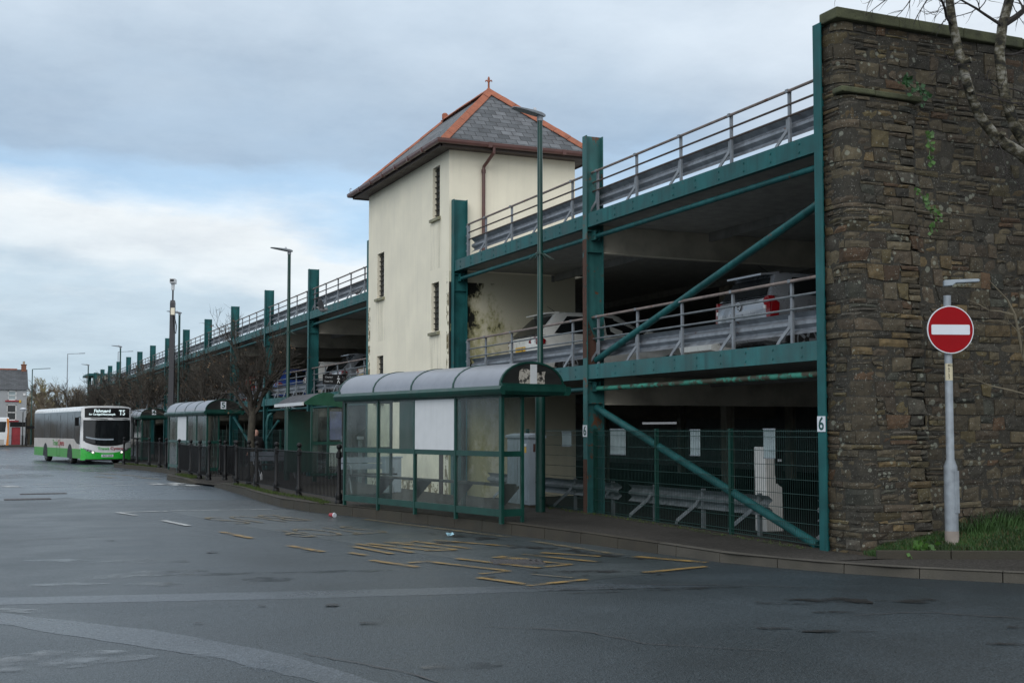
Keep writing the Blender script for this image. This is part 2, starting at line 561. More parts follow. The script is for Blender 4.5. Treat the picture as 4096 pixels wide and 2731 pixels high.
def water(name):
    m = bpy.data.materials.new(name); m.use_nodes = True
    t = m.node_tree; L = t.links.new; p = t.nodes['Principled BSDF']
    p.inputs['Base Color'].default_value = (.08, .09, .10, 1)
    p.inputs['Roughness'].default_value = .14
    p.inputs['Specular IOR Level'].default_value = .5
    n = N(t, 'ShaderNodeTexNoise'); n.inputs['Scale'].default_value = 3.2; n.inputs['Detail'].default_value = 8; n.inputs['Roughness'].default_value = .62
    tc = N(t, 'ShaderNodeTexCoord'); L(tc.outputs['Object'], n.inputs['Vector'])
    r = ramp(t, [(.42, (0, 0, 0)), (.80, (.9, .9, .9))]); L(n.outputs[0], r.inputs[0])
    tr = N(t, 'ShaderNodeBsdfTransparent'); mx = N(t, 'ShaderNodeMixShader')
    L(r.outputs[0], mx.inputs[0]); L(tr.outputs[0], mx.inputs[1]); L(p.outputs[0], mx.inputs[2])
    L(mx.outputs[0], t.nodes['Material Output'].inputs[0])
    return m


M['puddle'] = water('puddle_film')


def worn(name, col, lo, hi, rough=.55, sc=3.2, stretch=None, top=1.0):
    """paint worn through to the road in patches"""
    m = bpy.data.materials.new(name); m.use_nodes = True
    t = m.node_tree; L = t.links.new; p = t.nodes['Principled BSDF']
    p.inputs['Base Color'].default_value = tuple(col) + (1,)
    p.inputs['Roughness'].default_value = rough
    tc = N(t, 'ShaderNodeTexCoord')
    n = N(t, 'ShaderNodeTexNoise'); n.inputs['Scale'].default_value = sc; n.inputs['Detail'].default_value = 9; n.inputs['Roughness'].default_value = .72
    if stretch:
        mp = N(t, 'ShaderNodeMapping'); mp.inputs['Scale'].default_value = stretch
        L(tc.outputs['Object'], mp.inputs[0]); L(mp.outputs[0], n.inputs['Vector'])
    else:
        L(tc.outputs['Object'], n.inputs['Vector'])
    r = ramp(t, [(lo, (0, 0, 0)), (hi, (top, top, top))]); L(n.outputs[0], r.inputs[0])
    tr = N(t, 'ShaderNodeBsdfTransparent'); mx = N(t, 'ShaderNodeMixShader')
    L(r.outputs[0], mx.inputs[0]); L(tr.outputs[0], mx.inputs[1]); L(p.outputs[0], mx.inputs[2])
    L(mx.outputs[0], t.nodes['Material Output'].inputs[0])
    return m


M['w_yellow'] = worn('worn_yellow', (.29, .185, .055), .37, .56)
M['w_text'] = worn('worn_yellow_text', (.29, .19, .06), .36, .58, .5, 2.6)
M['w_faint'] = worn('worn_yellow_faint', (.20, .165, .10), .38, .62)
M['w_white'] = worn('worn_white', (.44, .46, .46), .36, .52)
M['w_dark'] = worn('oil_stain', (.012, .012, .012), .46, .60, .5, 2.2)
M['w_peel'] = worn('peeling_render', (.21, .165, .085), .47, .56, .9, 5)
M['w_rust'] = worn('flaking_rust', (.075, .036, .024), .36, .46, .85, 4)
M['w_streak'] = worn('rain_streaks', (.33, .31, .23), .46, .70, .9, 2.2, (3, 3, .22), .24)
M['w_moss'] = worn('moss_patch', (.045, .060, .018), .50, .62, .9, 5)


def pane(name, haze, hcol, rough=.08, blotch=0.25):
    """grimy clear sheet: mostly see-through, with a scratched, dusty film"""
    m = bpy.data.materials.new(name); m.use_nodes = True
    t = m.node_tree; L = t.links.new; p = t.nodes['Principled BSDF']
    p.inputs['Base Color'].default_value = tuple(hcol) + (1,)
    p.inputs['Roughness'].default_value = .35
    tc = N(t, 'ShaderNodeTexCoord')
    n = N(t, 'ShaderNodeTexNoise'); n.inputs['Scale'].default_value = 2.6; n.inputs['Detail'].default_value = 8; n.inputs['Roughness'].default_value = .65
    mp = N(t, 'ShaderNodeMapping'); mp.inputs['Scale'].default_value = (1, 1, .5)
    L(tc.outputs['Object'], mp.inputs[0]); L(mp.outputs[0], n.inputs['Vector'])
    r = ramp(t, [(.3, (max(0, haze - blotch),) * 3), (.7, (min(1, haze + blotch),) * 3)]); L(n.outputs[0], r.inputs[0])
    tr = N(t, 'ShaderNodeBsdfTransparent'); tr.inputs[0].default_value = (.86, .9, .88, 1)
    gl = N(t, 'ShaderNodeBsdfGlossy'); gl.inputs['Roughness'].default_value = rough
    lw = N(t, 'ShaderNodeFresnel'); lw.inputs['IOR'].default_value = 1.4
    gm = N(t, 'ShaderNodeNewGeometry')
    fr = math_n(t, 'MULTIPLY', lw.outputs[0], math_n(t, 'SUBTRACT', 1.0, gm.outputs['Backfacing']))
    m1 = N(t, 'ShaderNodeMixShader'); L(fr, m1.inputs[0]); L(tr.outputs[0], m1.inputs[1]); L(gl.outputs[0], m1.inputs[2])
    m2 = N(t, 'ShaderNodeMixShader'); L(r.outputs[0], m2.inputs[0]); L(m1.outputs[0], m2.inputs[1]); L(p.outputs[0], m2.inputs[2])
    L(m2.outputs[0], t.nodes['Material Output'].inputs[0])
    return m


M['pane'] = pane('scratched_pane', .06, (.24, .27, .265), blotch=.12)
M['pane_roof'] = pane('hazy_roof_sheet', .85, (.27, .295, .345), .3, .1)


def slate(name, bw=.30, rh=.2, c1=(.100, .112, .128), c2=(.155, .168, .185)):
    m = bpy.data.materials.new(name); m.use_nodes = True
    t = m.node_tree; L = t.links.new; p = t.nodes['Principled BSDF']
    uv = N(t, 'ShaderNodeUVMap')
    b = N(t, 'ShaderNodeTexBrick'); b.inputs['Scale'].default_value = 1
    b.inputs['Color1'].default_value = tuple(c1) + (1,); b.inputs['Color2'].default_value = tuple(c2) + (1,)
    b.inputs['Mortar'].default_value = (.022, .024, .027, 1)
    b.inputs['Mortar Size'].default_value = .010; b.inputs['Brick Width'].default_value = bw; b.inputs['Row Height'].default_value = rh
    b.inputs['Mortar Smooth'].default_value = .15
    L(uv.outputs[0], b.inputs['Vector'])
    n = N(t, 'ShaderNodeTexNoise'); n.inputs['Scale'].default_value = 2.2; n.inputs['Detail'].default_value = 9; n.inputs['Roughness'].default_value = .7
    L(uv.outputs[0], n.inputs['Vector'])
    r = ramp(t, [(.3, (.62, .62, .62)), (.7, (1.3, 1.3, 1.28))]); L(n.outputs[0], r.inputs[0])
    mx = N(t, 'ShaderNodeMixRGB', blend_type='MULTIPLY'); mx.inputs[0].default_value = 1
    L(b.outputs[0], mx.inputs[1]); L(r.outputs[0], mx.inputs[2])
    L(mx.outputs[0], p.inputs['Base Color']); p.inputs['Roughness'].default_value = .6
    inv = math_n(t, 'SUBTRACT', 1.0, b.outputs['Fac'])
    bp = N(t, 'ShaderNodeBump'); bp.inputs['Strength'].default_value = .7; bp.inputs['Distance'].default_value = .02
    L(inv, bp.inputs['Height']); L(bp.outputs[0], p.inputs['Normal'])
    return m


M['slate'] = slate('roof_slate', .30, .2, (.060, .069, .080), (.150, .162, .180))
M['slate_far'] = slate('roof_slate_far', .5, .3, (.05, .057, .066), (.08, .088, .10))


def stone_mat():
    m = bpy.data.materials.new('rubble_stone'); m.use_nodes = True
    t = m.node_tree; L = t.links.new; p = t.nodes['Principled BSDF']
    a = N(t, 'ShaderNodeAttribute'); a.attribute_name = 'tint'
    tc = N(t, 'ShaderNodeTexCoord')
    n = N(t, 'ShaderNodeTexNoise'); n.inputs['Scale'].default_value = 9; n.inputs['Detail'].default_value = 8; n.inputs['Roughness'].default_value = .7
    L(tc.outputs['Object'], n.inputs['Vector'])
    r = ramp(t, [(.3, (.6, .6, .6)), (.7, (1.42, 1.4, 1.36))]); L(n.outputs[0], r.inputs[0])
    mx = N(t, 'ShaderNodeMixRGB', blend_type='MULTIPLY'); mx.inputs[0].default_value = 1
    L(a.outputs['Color'], mx.inputs[1]); L(r.outputs[0], mx.inputs[2])
    # lichen spots
    v = N(t, 'ShaderNodeTexVoronoi'); v.inputs['Scale'].default_value = 7.5; v.inputs['Randomness'].default_value = 1
    L(tc.outputs['Object'], v.inputs['Vector'])
    n2 = N(t, 'ShaderNodeTexNoise'); n2.inputs['Scale'].default_value = 1.6; n2.inputs['Detail'].default_value = 4
    L(tc.outputs['Object'], n2.inputs['Vector'])
    th = math_n(t, 'MULTIPLY', math_n(t, 'SUBTRACT', n2.outputs[0], .385), 1.1)
    spot = math_n(t, 'LESS_THAN', math_n(t, 'ADD', v.outputs['Distance'], math_n(t, 'MULTIPLY', math_n(t, 'SUBTRACT', n.outputs[0], .5), .3)), th)
    mx2 = N(t, 'ShaderNodeMixRGB'); L(math_n(t, 'MULTIPLY', spot, .42), mx2.inputs[0]); L(mx.outputs[0], mx2.inputs[1]); mx2.inputs[2].default_value = (.30, .32, .26, 1)
    # fine pale flecks
    v2 = N(t, 'ShaderNodeTexNoise'); v2.inputs['Scale'].default_value = 48; v2.inputs['Detail'].default_value = 2
    L(tc.outputs['Object'], v2.inputs['Vector'])
    fl = ramp(t, [(.64, (0, 0, 0)), (.70, (.7, .7, .7))]); L(v2.outputs[0], fl.inputs[0])
    mx3 = N(t, 'ShaderNodeMixRGB'); L(fl.outputs[0], mx3.inputs[0]); L(mx2.outputs[0], mx3.inputs[1]); mx3.inputs[2].default_value = (.25, .25, .22, 1)
    L(mx3.outputs[0], p.inputs['Base Color'])
    p.inputs['Roughness'].default_value = .85
    b = N(t, 'ShaderNodeBump'); b.inputs['Strength'].default_value = .55; b.inputs['Distance'].default_value = .02
    L(n.outputs[0], b.inputs['Height']); L(b.outputs[0], p.inputs['Normal'])
    return m


M['stone'] = stone_mat()
M['coping'] = pmat('mossy_coping', (.085, .092, .050), .9, var=.4, scale=5, bump=.5, bscale=30, fine=.3)


def birch_mat():
    m = bpy.data.materials.new('birch_bark'); m.use_nodes = True
    t = m.node_tree; L = t.links.new; p = t.nodes['Principled BSDF']
    tc = N(t, 'ShaderNodeTexCoord')
    n = N(t, 'ShaderNodeTexNoise'); n.inputs['Scale'].default_value = 4.5; n.inputs['Detail'].default_value = 7; n.inputs['Roughness'].default_value = .65
    mp = N(t, 'ShaderNodeMapping'); mp.inputs['Scale'].default_value = (1, 1, 1.6)
    L(tc.outputs['Object'], mp.inputs[0]); L(mp.outputs[0], n.inputs['Vector'])
    r = ramp(t, [(.42, (.016, .016, .012)), (.50, (.085, .075, .045)), (.58, (.24, .23, .195)), (.75, (.38, .37, .345))])
    L(n.outputs[0], r.inputs[0]); L(r.outputs[0], p.inputs['Base Color']); p.inputs['Roughness'].default_value = .85
    b = N(t, 'ShaderNodeBump'); b.inputs['Strength'].default_value = .6; b.inputs['Distance'].default_value = .022
    L(n.outputs[0], b.inputs['Height']); L(b.outputs[0], p.inputs['Normal'])
    return m


M['birch'] = birch_mat()


def algae_mat():
    """cream render with a streaked black and yellow-green algae stain beside the first column"""
    m = bpy.data.materials.new('stained_render'); m.use_nodes = True
    t = m.node_tree; L = t.links.new; p = t.nodes['Principled BSDF']
    g = N(t, 'ShaderNodeNewGeometry'); sp = N(t, 'ShaderNodeSeparateXYZ'); L(g.outputs['Position'], sp.inputs[0])
    n = N(t, 'ShaderNodeTexNoise'); n.inputs['Scale'].default_value = 2.2; n.inputs['Detail'].default_value = 9; n.inputs['Roughness'].default_value = .68
    mp = N(t, 'ShaderNodeMapping'); mp.inputs['Scale'].default_value = (1.3, 1.3, .8)
    L(g.outputs['Position'], mp.inputs[0]); L(mp.outputs[0], n.inputs['Vector'])
    xd = math_n(t, 'SUBTRACT', 11.85, sp.outputs[0])                       # wide of the column
    lowz = math_n(t, 'MULTIPLY', math_n(t, 'SUBTRACT', 5.35, sp.outputs[2]), 40.0, clamp=True)
    s1 = math_n(t, 'ADD', math_n(t, 'MULTIPLY', xd, .40), math_n(t, 'MULTIPLY', math_n(t, 'SUBTRACT', n.outputs[0], .5), 1.9))
    f1 = math_n(t, 'MULTIPLY', math_n(t, 'MULTIPLY', s1, 4.0, clamp=True), lowz)
    f2 = math_n(t, 'MULTIPLY', math_n(t, 'MULTIPLY', math_n(t, 'SUBTRACT', math_n(t, 'ADD', s1, math_n(t, 'MULTIPLY', math_n(t, 'SUBTRACT', sp.outputs[2], 4.3), .14)), .22), 7.0, clamp=True), lowz)
    m1 = N(t, 'ShaderNodeMixRGB'); L(math_n(t, 'MULTIPLY', f1, .65), m1.inputs[0]); m1.inputs[1].default_value = (.66, .62, .48, 1); m1.inputs[2].default_value = (.26, .25, .05, 1)
    m2 = N(t, 'ShaderNodeMixRGB'); L(f2, m2.inputs[0]); L(m1.outputs[0], m2.inputs[1]); m2.inputs[2].default_value = (.012, .013, .01, 1)
    L(m2.outputs[0], p.inputs['Base Color']); p.inputs['Roughness'].default_value = .85
    return m


M['algae'] = algae_mat()


def grass_mat():
    m = pmat('grass_blade', (.028, .070, .015), .6, var=.6, scale=2.2)
    return m


M['grass'] = grass_mat()
M['soil'] = pmat('soil', (.035, .030, .020), .95, var=.4, bump=.5)

GZ = lambda y: .12 if y < 13 else (.12 + (y - 13) / 6 * .08 if y < 19 else (.2 if y < 33 else (.2 - .04 * min(1, (y - 33) / 5))))

# ================================================================== GROUND
rng = random.Random(7)


def sheet(name, poly, z, mat, kind='structure'):
    mb = MB(); mb.add([(x, y, z if not callable(z) else z(y)) for x, y in poly], [tuple(range(len(poly)))])
    o = mb.build(name, mat, recalc=False)
    if o.data.polygons[0].normal.z < 0:
        o.data.flip_normals()
    if len(poly) > 4:
        bm = bmesh.new(); bm.from_mesh(o.data); bmesh.ops.triangulate(bm, faces=bm.faces); bm.to_mesh(o.data); bm.free()
    if kind: o['kind'] = kind
    return o


sheet('ground', [(-1500, -300), (1500, -300), (1500, 2500), (-1500, 2500)], -.02, pmat('far_ground', (.07, .075, .05), .9, scale=.05))
sheet('road', [(-60, -40), (60, -40), (60, 160), (-60, 160)], 0.0, M['asphalt'])


def wob(pts, amp, seed, n=6):
    """roughens a closed outline so that its edge is uneven"""
    r = random.Random(seed); out = []
    for i, p in enumerate(pts):
        q = pts[(i + 1) % len(pts)]
        for k in range(n):
            t = k / n
            out.append((p[0] + (q[0] - p[0]) * t + r.uniform(-amp, amp), p[1] + (q[1] - p[1]) * t + r.uniform(-amp, amp)))
    return out


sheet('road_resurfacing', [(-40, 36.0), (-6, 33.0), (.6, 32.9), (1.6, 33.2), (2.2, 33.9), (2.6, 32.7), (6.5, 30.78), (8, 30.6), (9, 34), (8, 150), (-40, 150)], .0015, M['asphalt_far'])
sheet('bus_bay_surface', [(3.83, 27.25), (6.3, 26.9), (6.95, 24.2), (7.95, 20.8), (8.5, 17.8), (8.95, 14.6), (8.6, 13.4), (7.5, 13.05), (6.59, 12.85), (6.17, 15.2), (5.63, 17.24), (4.66, 21.7), (3.97, 26.01)], .0015, M['asphalt_patch'])
sheet('trench_repair', wob([(-9, 16.2), (.27, 13.99), (3.32, 13.22), (6.67, 12.46), (7.7, 11.75), (6.45, 12.02), (3.18, 12.64), (.27, 13.43), (-9, 15.5)], .018, 1, 8), .0015, M['asphalt_strip'])
sheet('trench_repair', wob([(-3, 16.2), (.26, 12.83), (1.47, 11.2), (2.25, 9.6), (2.62, 8.2), (3.2, 6.0), (2.75, 6.0), (2.28, 8.3), (1.75, 9.62), (.9, 10.99), (.25, 12.1), (-3, 15.3)], .02, 2, 8), .0018, M['asphalt_strip'])


def blob(name, cx, cy, rx, ry, rot, z, mat, seed):
    r = random.Random(seed); pts = []
    for k in range(28):
        t = 2 * math.pi * k / 28
        q = 1 + .35 * math.sin(2 * t + seed) * r.uniform(.3, 1) + r.uniform(-.2, .2)
        x = rx * q * math.cos(t); y = ry * q * math.sin(t)
        pts.append((cx + x * math.cos(rot) - y * math.sin(rot), cy + x * math.sin(rot) + y * math.cos(rot)))
    return sheet(name, pts, z, mat)


for i, (x, y, a, b, rot) in enumerate([(1.23, 17.5, .5, .16, -.4), (2.2, 17.05, .55, .17, -.4), (1.96, 15.55, .7, .22, -.05), (2.75, 15.2, .7, .1, -.3), (.95, 14.87, .42, .14, -.4),
                                      (1.9, 14.52, .22, .2, -.4), (1.7, 9.76, .26, .08, -1.1), (2.02, 9.15, .26, .11, -1.1), (3.2, 14.4, .32, .15, -.4), (4.2, 14.85, .65, .1, -.3),
                                      (.62, 10.05, .5, .35, -.4), (3.34, 8.57, .2, .16, -.4), (.35, 12.95, .3, .12, -.6), (2.0, 62, 1.6, 2.5, 0), (3.2, 58, 1.5, 1.0, 0), (1.5, 50, 1.3, 1.6, 0), (5.2, 56, .9, 2.0, .2), (-2, 44, 2, 1.4, 0)]):
    blob('puddle', x, y, a * 1.15, b * 1.25, rot, .004 + .0002 * i, M['puddle'], i + 3)
for i, (x, y, a, b, rot) in enumerate([(6.6, 11.75, .7, .04, -.15), (7.35, 11.7, .5, .035, -.2), (6.3, 12.05, .8, .04, -.24), (7.6, 9.6, .25, .06, -.5), (6.4, 9.1, .25, .06, -.5), (6.9, 8.7, .3, .07, -.5), (7.9, 10.3, .5, .3, -.4), (8.9, 9.9, .35, .2, -.4),
                                      (7.9, 7.6, .3, .08, -.4), (8.6, 8.2, .28, .07, -.4), (6.9, 13.6, .7, .12, -.35), (6.7, 18.0, .5, .2, -.9), (7.7, 16.6, .8, .18, -1.1), (7.4, 18.8, .9, .2, -1.15), (8.1, 15.2, .6, .12, -1.2), (4.5, 17.4, .2, .1, 0)]):
    blob('oil_stain', x, y, a, b, rot, .009 + .0002 * i, M['w_dark'], i + 33)

rd = random.Random(77)
for i in range(30):
    t_ = rd.random(); x = 4.6 + 3.2 * rd.random() + (0 if t_ < .7 else -3); y = 12.6 + 11 * rd.random() - (0 if t_ < .7 else 3)
    if x > 8.2 - (y - 13) * .14: continue
    blob('oil_drip', x, y, rd.uniform(.03, .10), rd.uniform(.03, .12), rd.uniform(0, 3), .0125 + .0001 * i, M['w_dark'], 100 + i)
for i, path in enumerate([[(6.7, 12.42), (7.2, 12.1), (7.9, 11.75), (8.6, 11.2)], [(5.2, 12.6), (5.9, 12.32), (6.6, 12.2)], [(2.4, 9.55), (2.9, 8.5), (3.1, 7.6), (3.9, 7.1)], [(-1.2, 21.5), (.6, 21.0), (2.4, 21.3), (3.6, 20.7)], [(7.6, 9.4), (8.4, 9.3), (9.2, 8.3)], [(4.2, 10.2), (4.9, 9.6), (5.1, 8.8), (5.9, 8.1)]]):
    ps = []
    for a, b in zip(path, path[1:]):
        for k in range(9): ps.append((a[0] + (b[0] - a[0]) * k / 9 + rd.uniform(-.03, .03), a[1] + (b[1] - a[1]) * k / 9 + rd.uniform(-.03, .03)))
    ps.append(path[-1]); mb = MB(); L_ = []; R_ = []
    for k, p in enumerate(ps):
        w = .004 + .012 * rd.random() * math.sin(math.pi * (k + .3) / len(ps))
        q = ps[min(k + 1, len(ps) - 1)]; o_ = ps[max(k - 1, 0)]; d = Vector((q[0] - o_[0], q[1] - o_[1], 0)).normalized()
        L_.append((p[0] - d.y * w, p[1] + d.x * w, .0078)); R_.append((p[0] + d.y * w, p[1] - d.x * w, .0078))
    n_ = len(ps); mb.add(L_ + R_, [(k + n_, k + n_ + 1, k + 1, k) for k in range(n_ - 1)])
    struct(mb.build('road_crack', M['iron'], None, recalc=False))

# ------------------------------------------------------------------ painted markings on the road


def dash(p, q, w, mat, name='road_marking', z=.0135):
    p = Vector(p + (0,)); q = Vector(q + (0,)); d = (q - p).normalized(); s_ = Vector((-d.y, d.x, 0)) * w / 2
    return sheet(name, [tuple((p + s_)[:2]), tuple((p - s_)[:2]), tuple((q - s_)[:2]), tuple((q + s_)[:2])], z, mat)


for p, q, w, m in [((2.76, 27.2), (3.83, 27.2), .12, 'w_white'), ((2.80, 27.1), (3.05, 26.13), .12, 'w_white'), ((3.36, 24.42), (3.6, 22.92), .12, 'w_white'), ((3.9, 21.33), (4.12, 19.86), .12, 'w_yellow'),
                   ((4.37, 18.38), (4.6, 17.27), .12, 'w_yellow'), ((4.9, 15.89), (5.2, 14.86), .12, 'w_yellow'), ((5.48, 13.52), (5.75, 12.72), .11, 'w_yellow'), ((5.70, 12.61), (6.58, 12.85), .12, 'w_yellow'),
                   ((7.54, 13.19), (8.59, 13.46), .12, 'w_yellow'), ((8.36, 14.9), (8.86, 13.85), .16, 'w_yellow'), ((8.05, 17.6), (8.3, 15.1), .14, 'w_faint'), ((3.9, 27.3), (6.0, 26.9), .07, 'w_white'),
                   ((6.2, 13.6), (6.5, 13.05), .06, 'w_faint'), ((7.0, 23.2), (8.0, 18.4), .16, 'w_faint')]:
    dash(p, q, w, M[m])
# crossing place: two rows of short white dashes and give-way bars
for x in (-1.6, -.6, .4, 1.7, 2.8, 3.9, 5.0):
    dash((x, 42.2), (x + .62, 42.15), .14, M['w_white']); dash((x + .15, 40.4), (x + .85, 40.35), .14, M['w_white'])
for x, y in ((.9, 41.4), (.1, 41.5), (5.3, 41.2), (5.7, 40.6), (6.1, 39.9), (5.9, 41.6)):
    dash((x, y), (x + .28, y - .9), .42, M['w_white'])
for x, y in ((4.6, 52), (5.2, 50), (4.2, 48.5), (5.5, 46.8)):
    dash((x, y), (x + .5, y - 1.9), .3, M['w_faint'])


def road_text(txt, cx, cy, sx, sy, mat, rot):
    """lettering laid on the road for drivers coming towards the camera"""
    c, s_ = math.cos(rot), math.sin(rot)
    m = Matrix(((-c * sx, s_ * sy, 0, cx), (-s_ * sx, -c * sy, 0, cy), (0, 0, 1, .0150), (0, 0, 0, 1)))
    return struct(text_mesh(txt, 1.0, mat, 'road_lettering', None, m, ext=.0004, bold=-.012))


road_text('BUS', 5.05, 24.2, .95, 2.9, M['w_faint'], .21)
road_text('STOP', 5.55, 20.75, .72, 2.4, M['w_faint'], .21)
# the nearer lettering is worn down to its long strokes
for p, q in [((5.2, 17.97), (5.42, 16.58)), ((5.39, 18.26), (5.74, 16.65)), ((5.56, 18.22), (6.1, 16.78)), ((5.87, 18.34), (6.46, 16.79)), ((6.32, 18.34), (6.7, 16.86)), ((6.69, 18.38), (7.39, 16.92)), ((5.87, 18.34), (6.24, 18.04)), ((5.98, 16.83), (6.44, 16.75)),
             ((5.5, 15.48), (6.09, 14.0)), ((6.01, 15.63), (6.56, 14.14)), ((6.55, 15.61), (7.12, 14.36)), ((6.69, 14.23), (7.12, 14.36)), ((7.07, 15.78), (7.57, 14.48)), ((5.64, 13.86), (6.09, 14.0)), ((5.25, 15.38), (5.59, 15.44)), ((6.67, 15.67), (6.88, 15.1)), ((4.91, 16.97), (5.03, 16.52)), ((7.4, 15.88), (7.93, 15.09))]:
    dash(p, q, .105, M['w_text'], 'road_lettering', .0150)

# iron covers set in the road
for nm, x, y, a, b, rz, lab in [('drain_grating', 6.62, 14.95, .34, .27, -.3, 'rough iron grating with yellow paint across it in the bus bay'),
                                ('manhole_cover', 1.25, 33.4, .55, .3, 0, 'long dark iron cover in the road ahead of the bus, nearer one'),
                                ('manhole_cover', 1.75, 36.0, .6, .22, 0, 'long dark iron cover in the road ahead of the bus, farther one')]:
    t_ = thing(nm, lab, 'drain cover', (x, y, .012), rz)
    mb = MB(); mb.box((-a, -b, -.01), (a, b, .003)); mb.build('frame', M['iron'], t_)
    mb = MB()
    for k in range(9):
        u = -a * .86 + a * 1.72 * k / 8
        mb.box((u - a * .05, -b * .86, .003), (u + a * .05, b * .86, .007))
    mb.build('bars', M['iron'], t_)

# ------------------------------------------------------------------ pavement and kerbs
KERB = [(22, -2.6), (16, 4.6), (13, 8.2), (10.99, 10.57), (10.05, 11.66), (9.6, 12.5), (9.1, 13.7), (8.9, 15.2), (8.63, 16.83), (8.27, 18.48), (7.75, 21.3), (7.05, 24.1), (6.6, 25.9), (6.38, 27.6), (6.45, 30.5), (6.6, 33.0), (6.72, 36.5), (6.76, 38.3)]
KERB2 = [(6.5, 40.2), (6.28, 41.5), (6.18, 44.2), (6.3, 45.3), (6.75, 46.3), (7.25, 47.6), (7.1, 51), (6.5, 56.5), (6.0, 59.8), (5.95, 60.7), (6.25, 61.4), (7.2, 62.6), (7.7, 64), (7.6, 70), (7.4, 80), (7.2, 100), (7, 160)]


def kh(x, y):
    if y > 38.3:
        return .16 if y > 41 else .05
    if y > 36.5:
        return .2 - (y - 36.5) / 1.8 * .14
    return GZ(y)


def pave():
    path = KERB + KERB2
    mb = MB()
    edge = [(x, y, kh(x, y)) for x, y in path if y > 12.0]
    for i in range(len(edge) - 1):
        a, b = edge[i], edge[i + 1]
        mb.quad(a, (10.75, a[1], GZ(a[1]) if a[1] < 36 else .16), (10.75, b[1], GZ(b[1]) if b[1] < 36 else .16), b)
    # strip in front of the stone wall and the grass
    low = [(x, y, .12) for x, y in path if y <= 12.5]
    top = [(22, 6.9, .12), (16, 9.9, .12), (13.5, 11.05, .12), (12.2, 11.65, .12), (10.75, 12.36, .12), (10.5, 12.62, .12)]
    for i in range(len(low) - 1):
        mb.quad(low[i], low[i + 1], top[i + 1], top[i])
    mb.add([low[-1], (10.75, 12.5, .12), top[-2]], [(0, 1, 2)])
    o = struct(mb.build('pavement', M['pave'], recalc=False))
    bm = bmesh.new(); bm.from_mesh(o.data); bmesh.ops.recalc_face_normals(bm, faces=bm.faces)
    for f in bm.faces:
        if f.normal.z < 0: f.normal_flip()
    bm.to_mesh(o.data); bm.free()


pave()


def kerb(path, mats, seed):
    r = random.Random(seed); mb = MB()
    pts = [Vector((x, y, 0)) for x, y in path]
    seg = []
    acc = 0
    # resample at kerb-stone length
    L = [0]
    for i in range(1, len(pts)):
        L.append(L[-1] + (pts[i] - pts[i - 1]).length)

    def at(s):
        s = max(0, min(L[-1], s))
        for i in range(1, len(pts)):
            if s <= L[i]:
                t = (s - L[i - 1]) / (L[i] - L[i - 1])
                return pts[i - 1].lerp(pts[i], t)
        return pts[-1]
    s = 0
    while s < L[-1] - .1:
        e = min(L[-1], s + .915)
        a, b = at(s + .006), at(e - .006)
        d = (b - a).normalized(); nrm = Vector((d.y, -d.x, 0))   # to the right of travel = building side
        rings = []
        for p, q in ((a, 0), (b, 0)):
            h = kh(p.x, p.y) + .006; w = .15; ch = .025
            rings.append([p + Vector((0, 0, -.05)), p + Vector((0, 0, h - ch)) + nrm * .008, p + Vector((0, 0, h)) + nrm * (.008 + ch), p + Vector((0, 0, h)) + nrm * w, p + nrm * w + Vector((0, 0, -.05))])
        mb.loft(rings)
        s = e
    return struct(mb.build('kerb', mats, None))


kerb([p for p in KERB if p[1] < 15.5], M['kerb_end'], 1)
kerb([p for p in KERB if p[1] >= 15.2], M['kerb'], 2)
kerb(KERB2, M['kerb'], 3)
# kerb edging in front of the grass
mb = MB()
for a, b in [((10.52, 12.5), (11.35, 12.1)), ((11.36, 12.095), (12.25, 11.67)), ((12.26, 11.665), (13.2, 11.22)), ((13.21, 11.215), (14.1, 10.8)), ((14.11, 10.795), (15.9, 9.95)), ((15.91, 9.945), (18, 9.0))]:
    mb.bar((a[0], a[1], .165), (b[0], b[1], .165), .07, .12)
struct(mb.build('grass_edging', M['kerb'], None, bevel=.008))
sheet('pavement', [(9.85, 12.75), (10.35, 11.95), (11.6, 11.6), (12.6, 12.6), (10.9, 13.4), (9.6, 13.3)], .114, M['pave'])
sheet('parking_ground', [(10.75, 13.5), (60, 13.5), (60, 140), (10.75, 140)], .09, M['floor'])
# moss and litter line along the foot of the railings and fence
for poly, z in [([(6.62, 36.0), (7.1, 36.0), (6.85, 28), (7.15, 25.2), (6.98, 24.9), (6.62, 27.4)], .208), ([(6.38, 44.8), (7.05, 45.0), (7.1, 41.2), (6.5, 41.4)], .166), ([(6.2, 60.6), (6.7, 60.6), (7.3, 54), (6.9, 54)], .166),
                ([(10.15, 22), (10.58, 22), (10.58, 13.7), (10.25, 13.7)], .206)]:
    if z == .206:
        sheet('moss_strip', [(10.28, 20.4), (10.56, 20.4), (10.56, 19.1), (10.3, 19.1)], .206, M['w_moss'])
        sheet('moss_strip', [(10.3, 18.9), (10.56, 18.9), (10.56, 13.8), (10.3, 13.8)], lambda y: GZ(y) + .006, M['w_moss'])
    else:
        sheet('moss_strip', wob(poly, .03, 5, 4), z, M['w_moss'], 'stuff')


def blades(name, pts, zf, hmin, hmax, n, mat, seed, label=None):
    r = random.Random(seed); mb = MB()
    for _ in range(n):
        x, y = pts(r)
        z = zf(x, y); h = r.uniform(hmin, hmax); a = r.uniform(0, 6.283); w = r.uniform(.004, .011)
        lx, ly = r.uniform(-.5, .5) * h, r.uniform(-.5, .5) * h
        dx, dy = math.cos(a) * w, math.sin(a) * w
        mb.add([(x - dx, y - dy, z - .01), (x + dx, y + dy, z - .01), (x + lx * .4 + dx * .6, y + ly * .4 + dy * .6, z + h * .6), (x + lx, y + ly, z + h), (x + lx * .4 - dx * .6, y + ly * .4 - dy * .6, z + h * .6)], [(0, 1, 2, 3, 4)])
    o = mb.build(name, mat, recalc=False); o['kind'] = 'stuff'
    return o


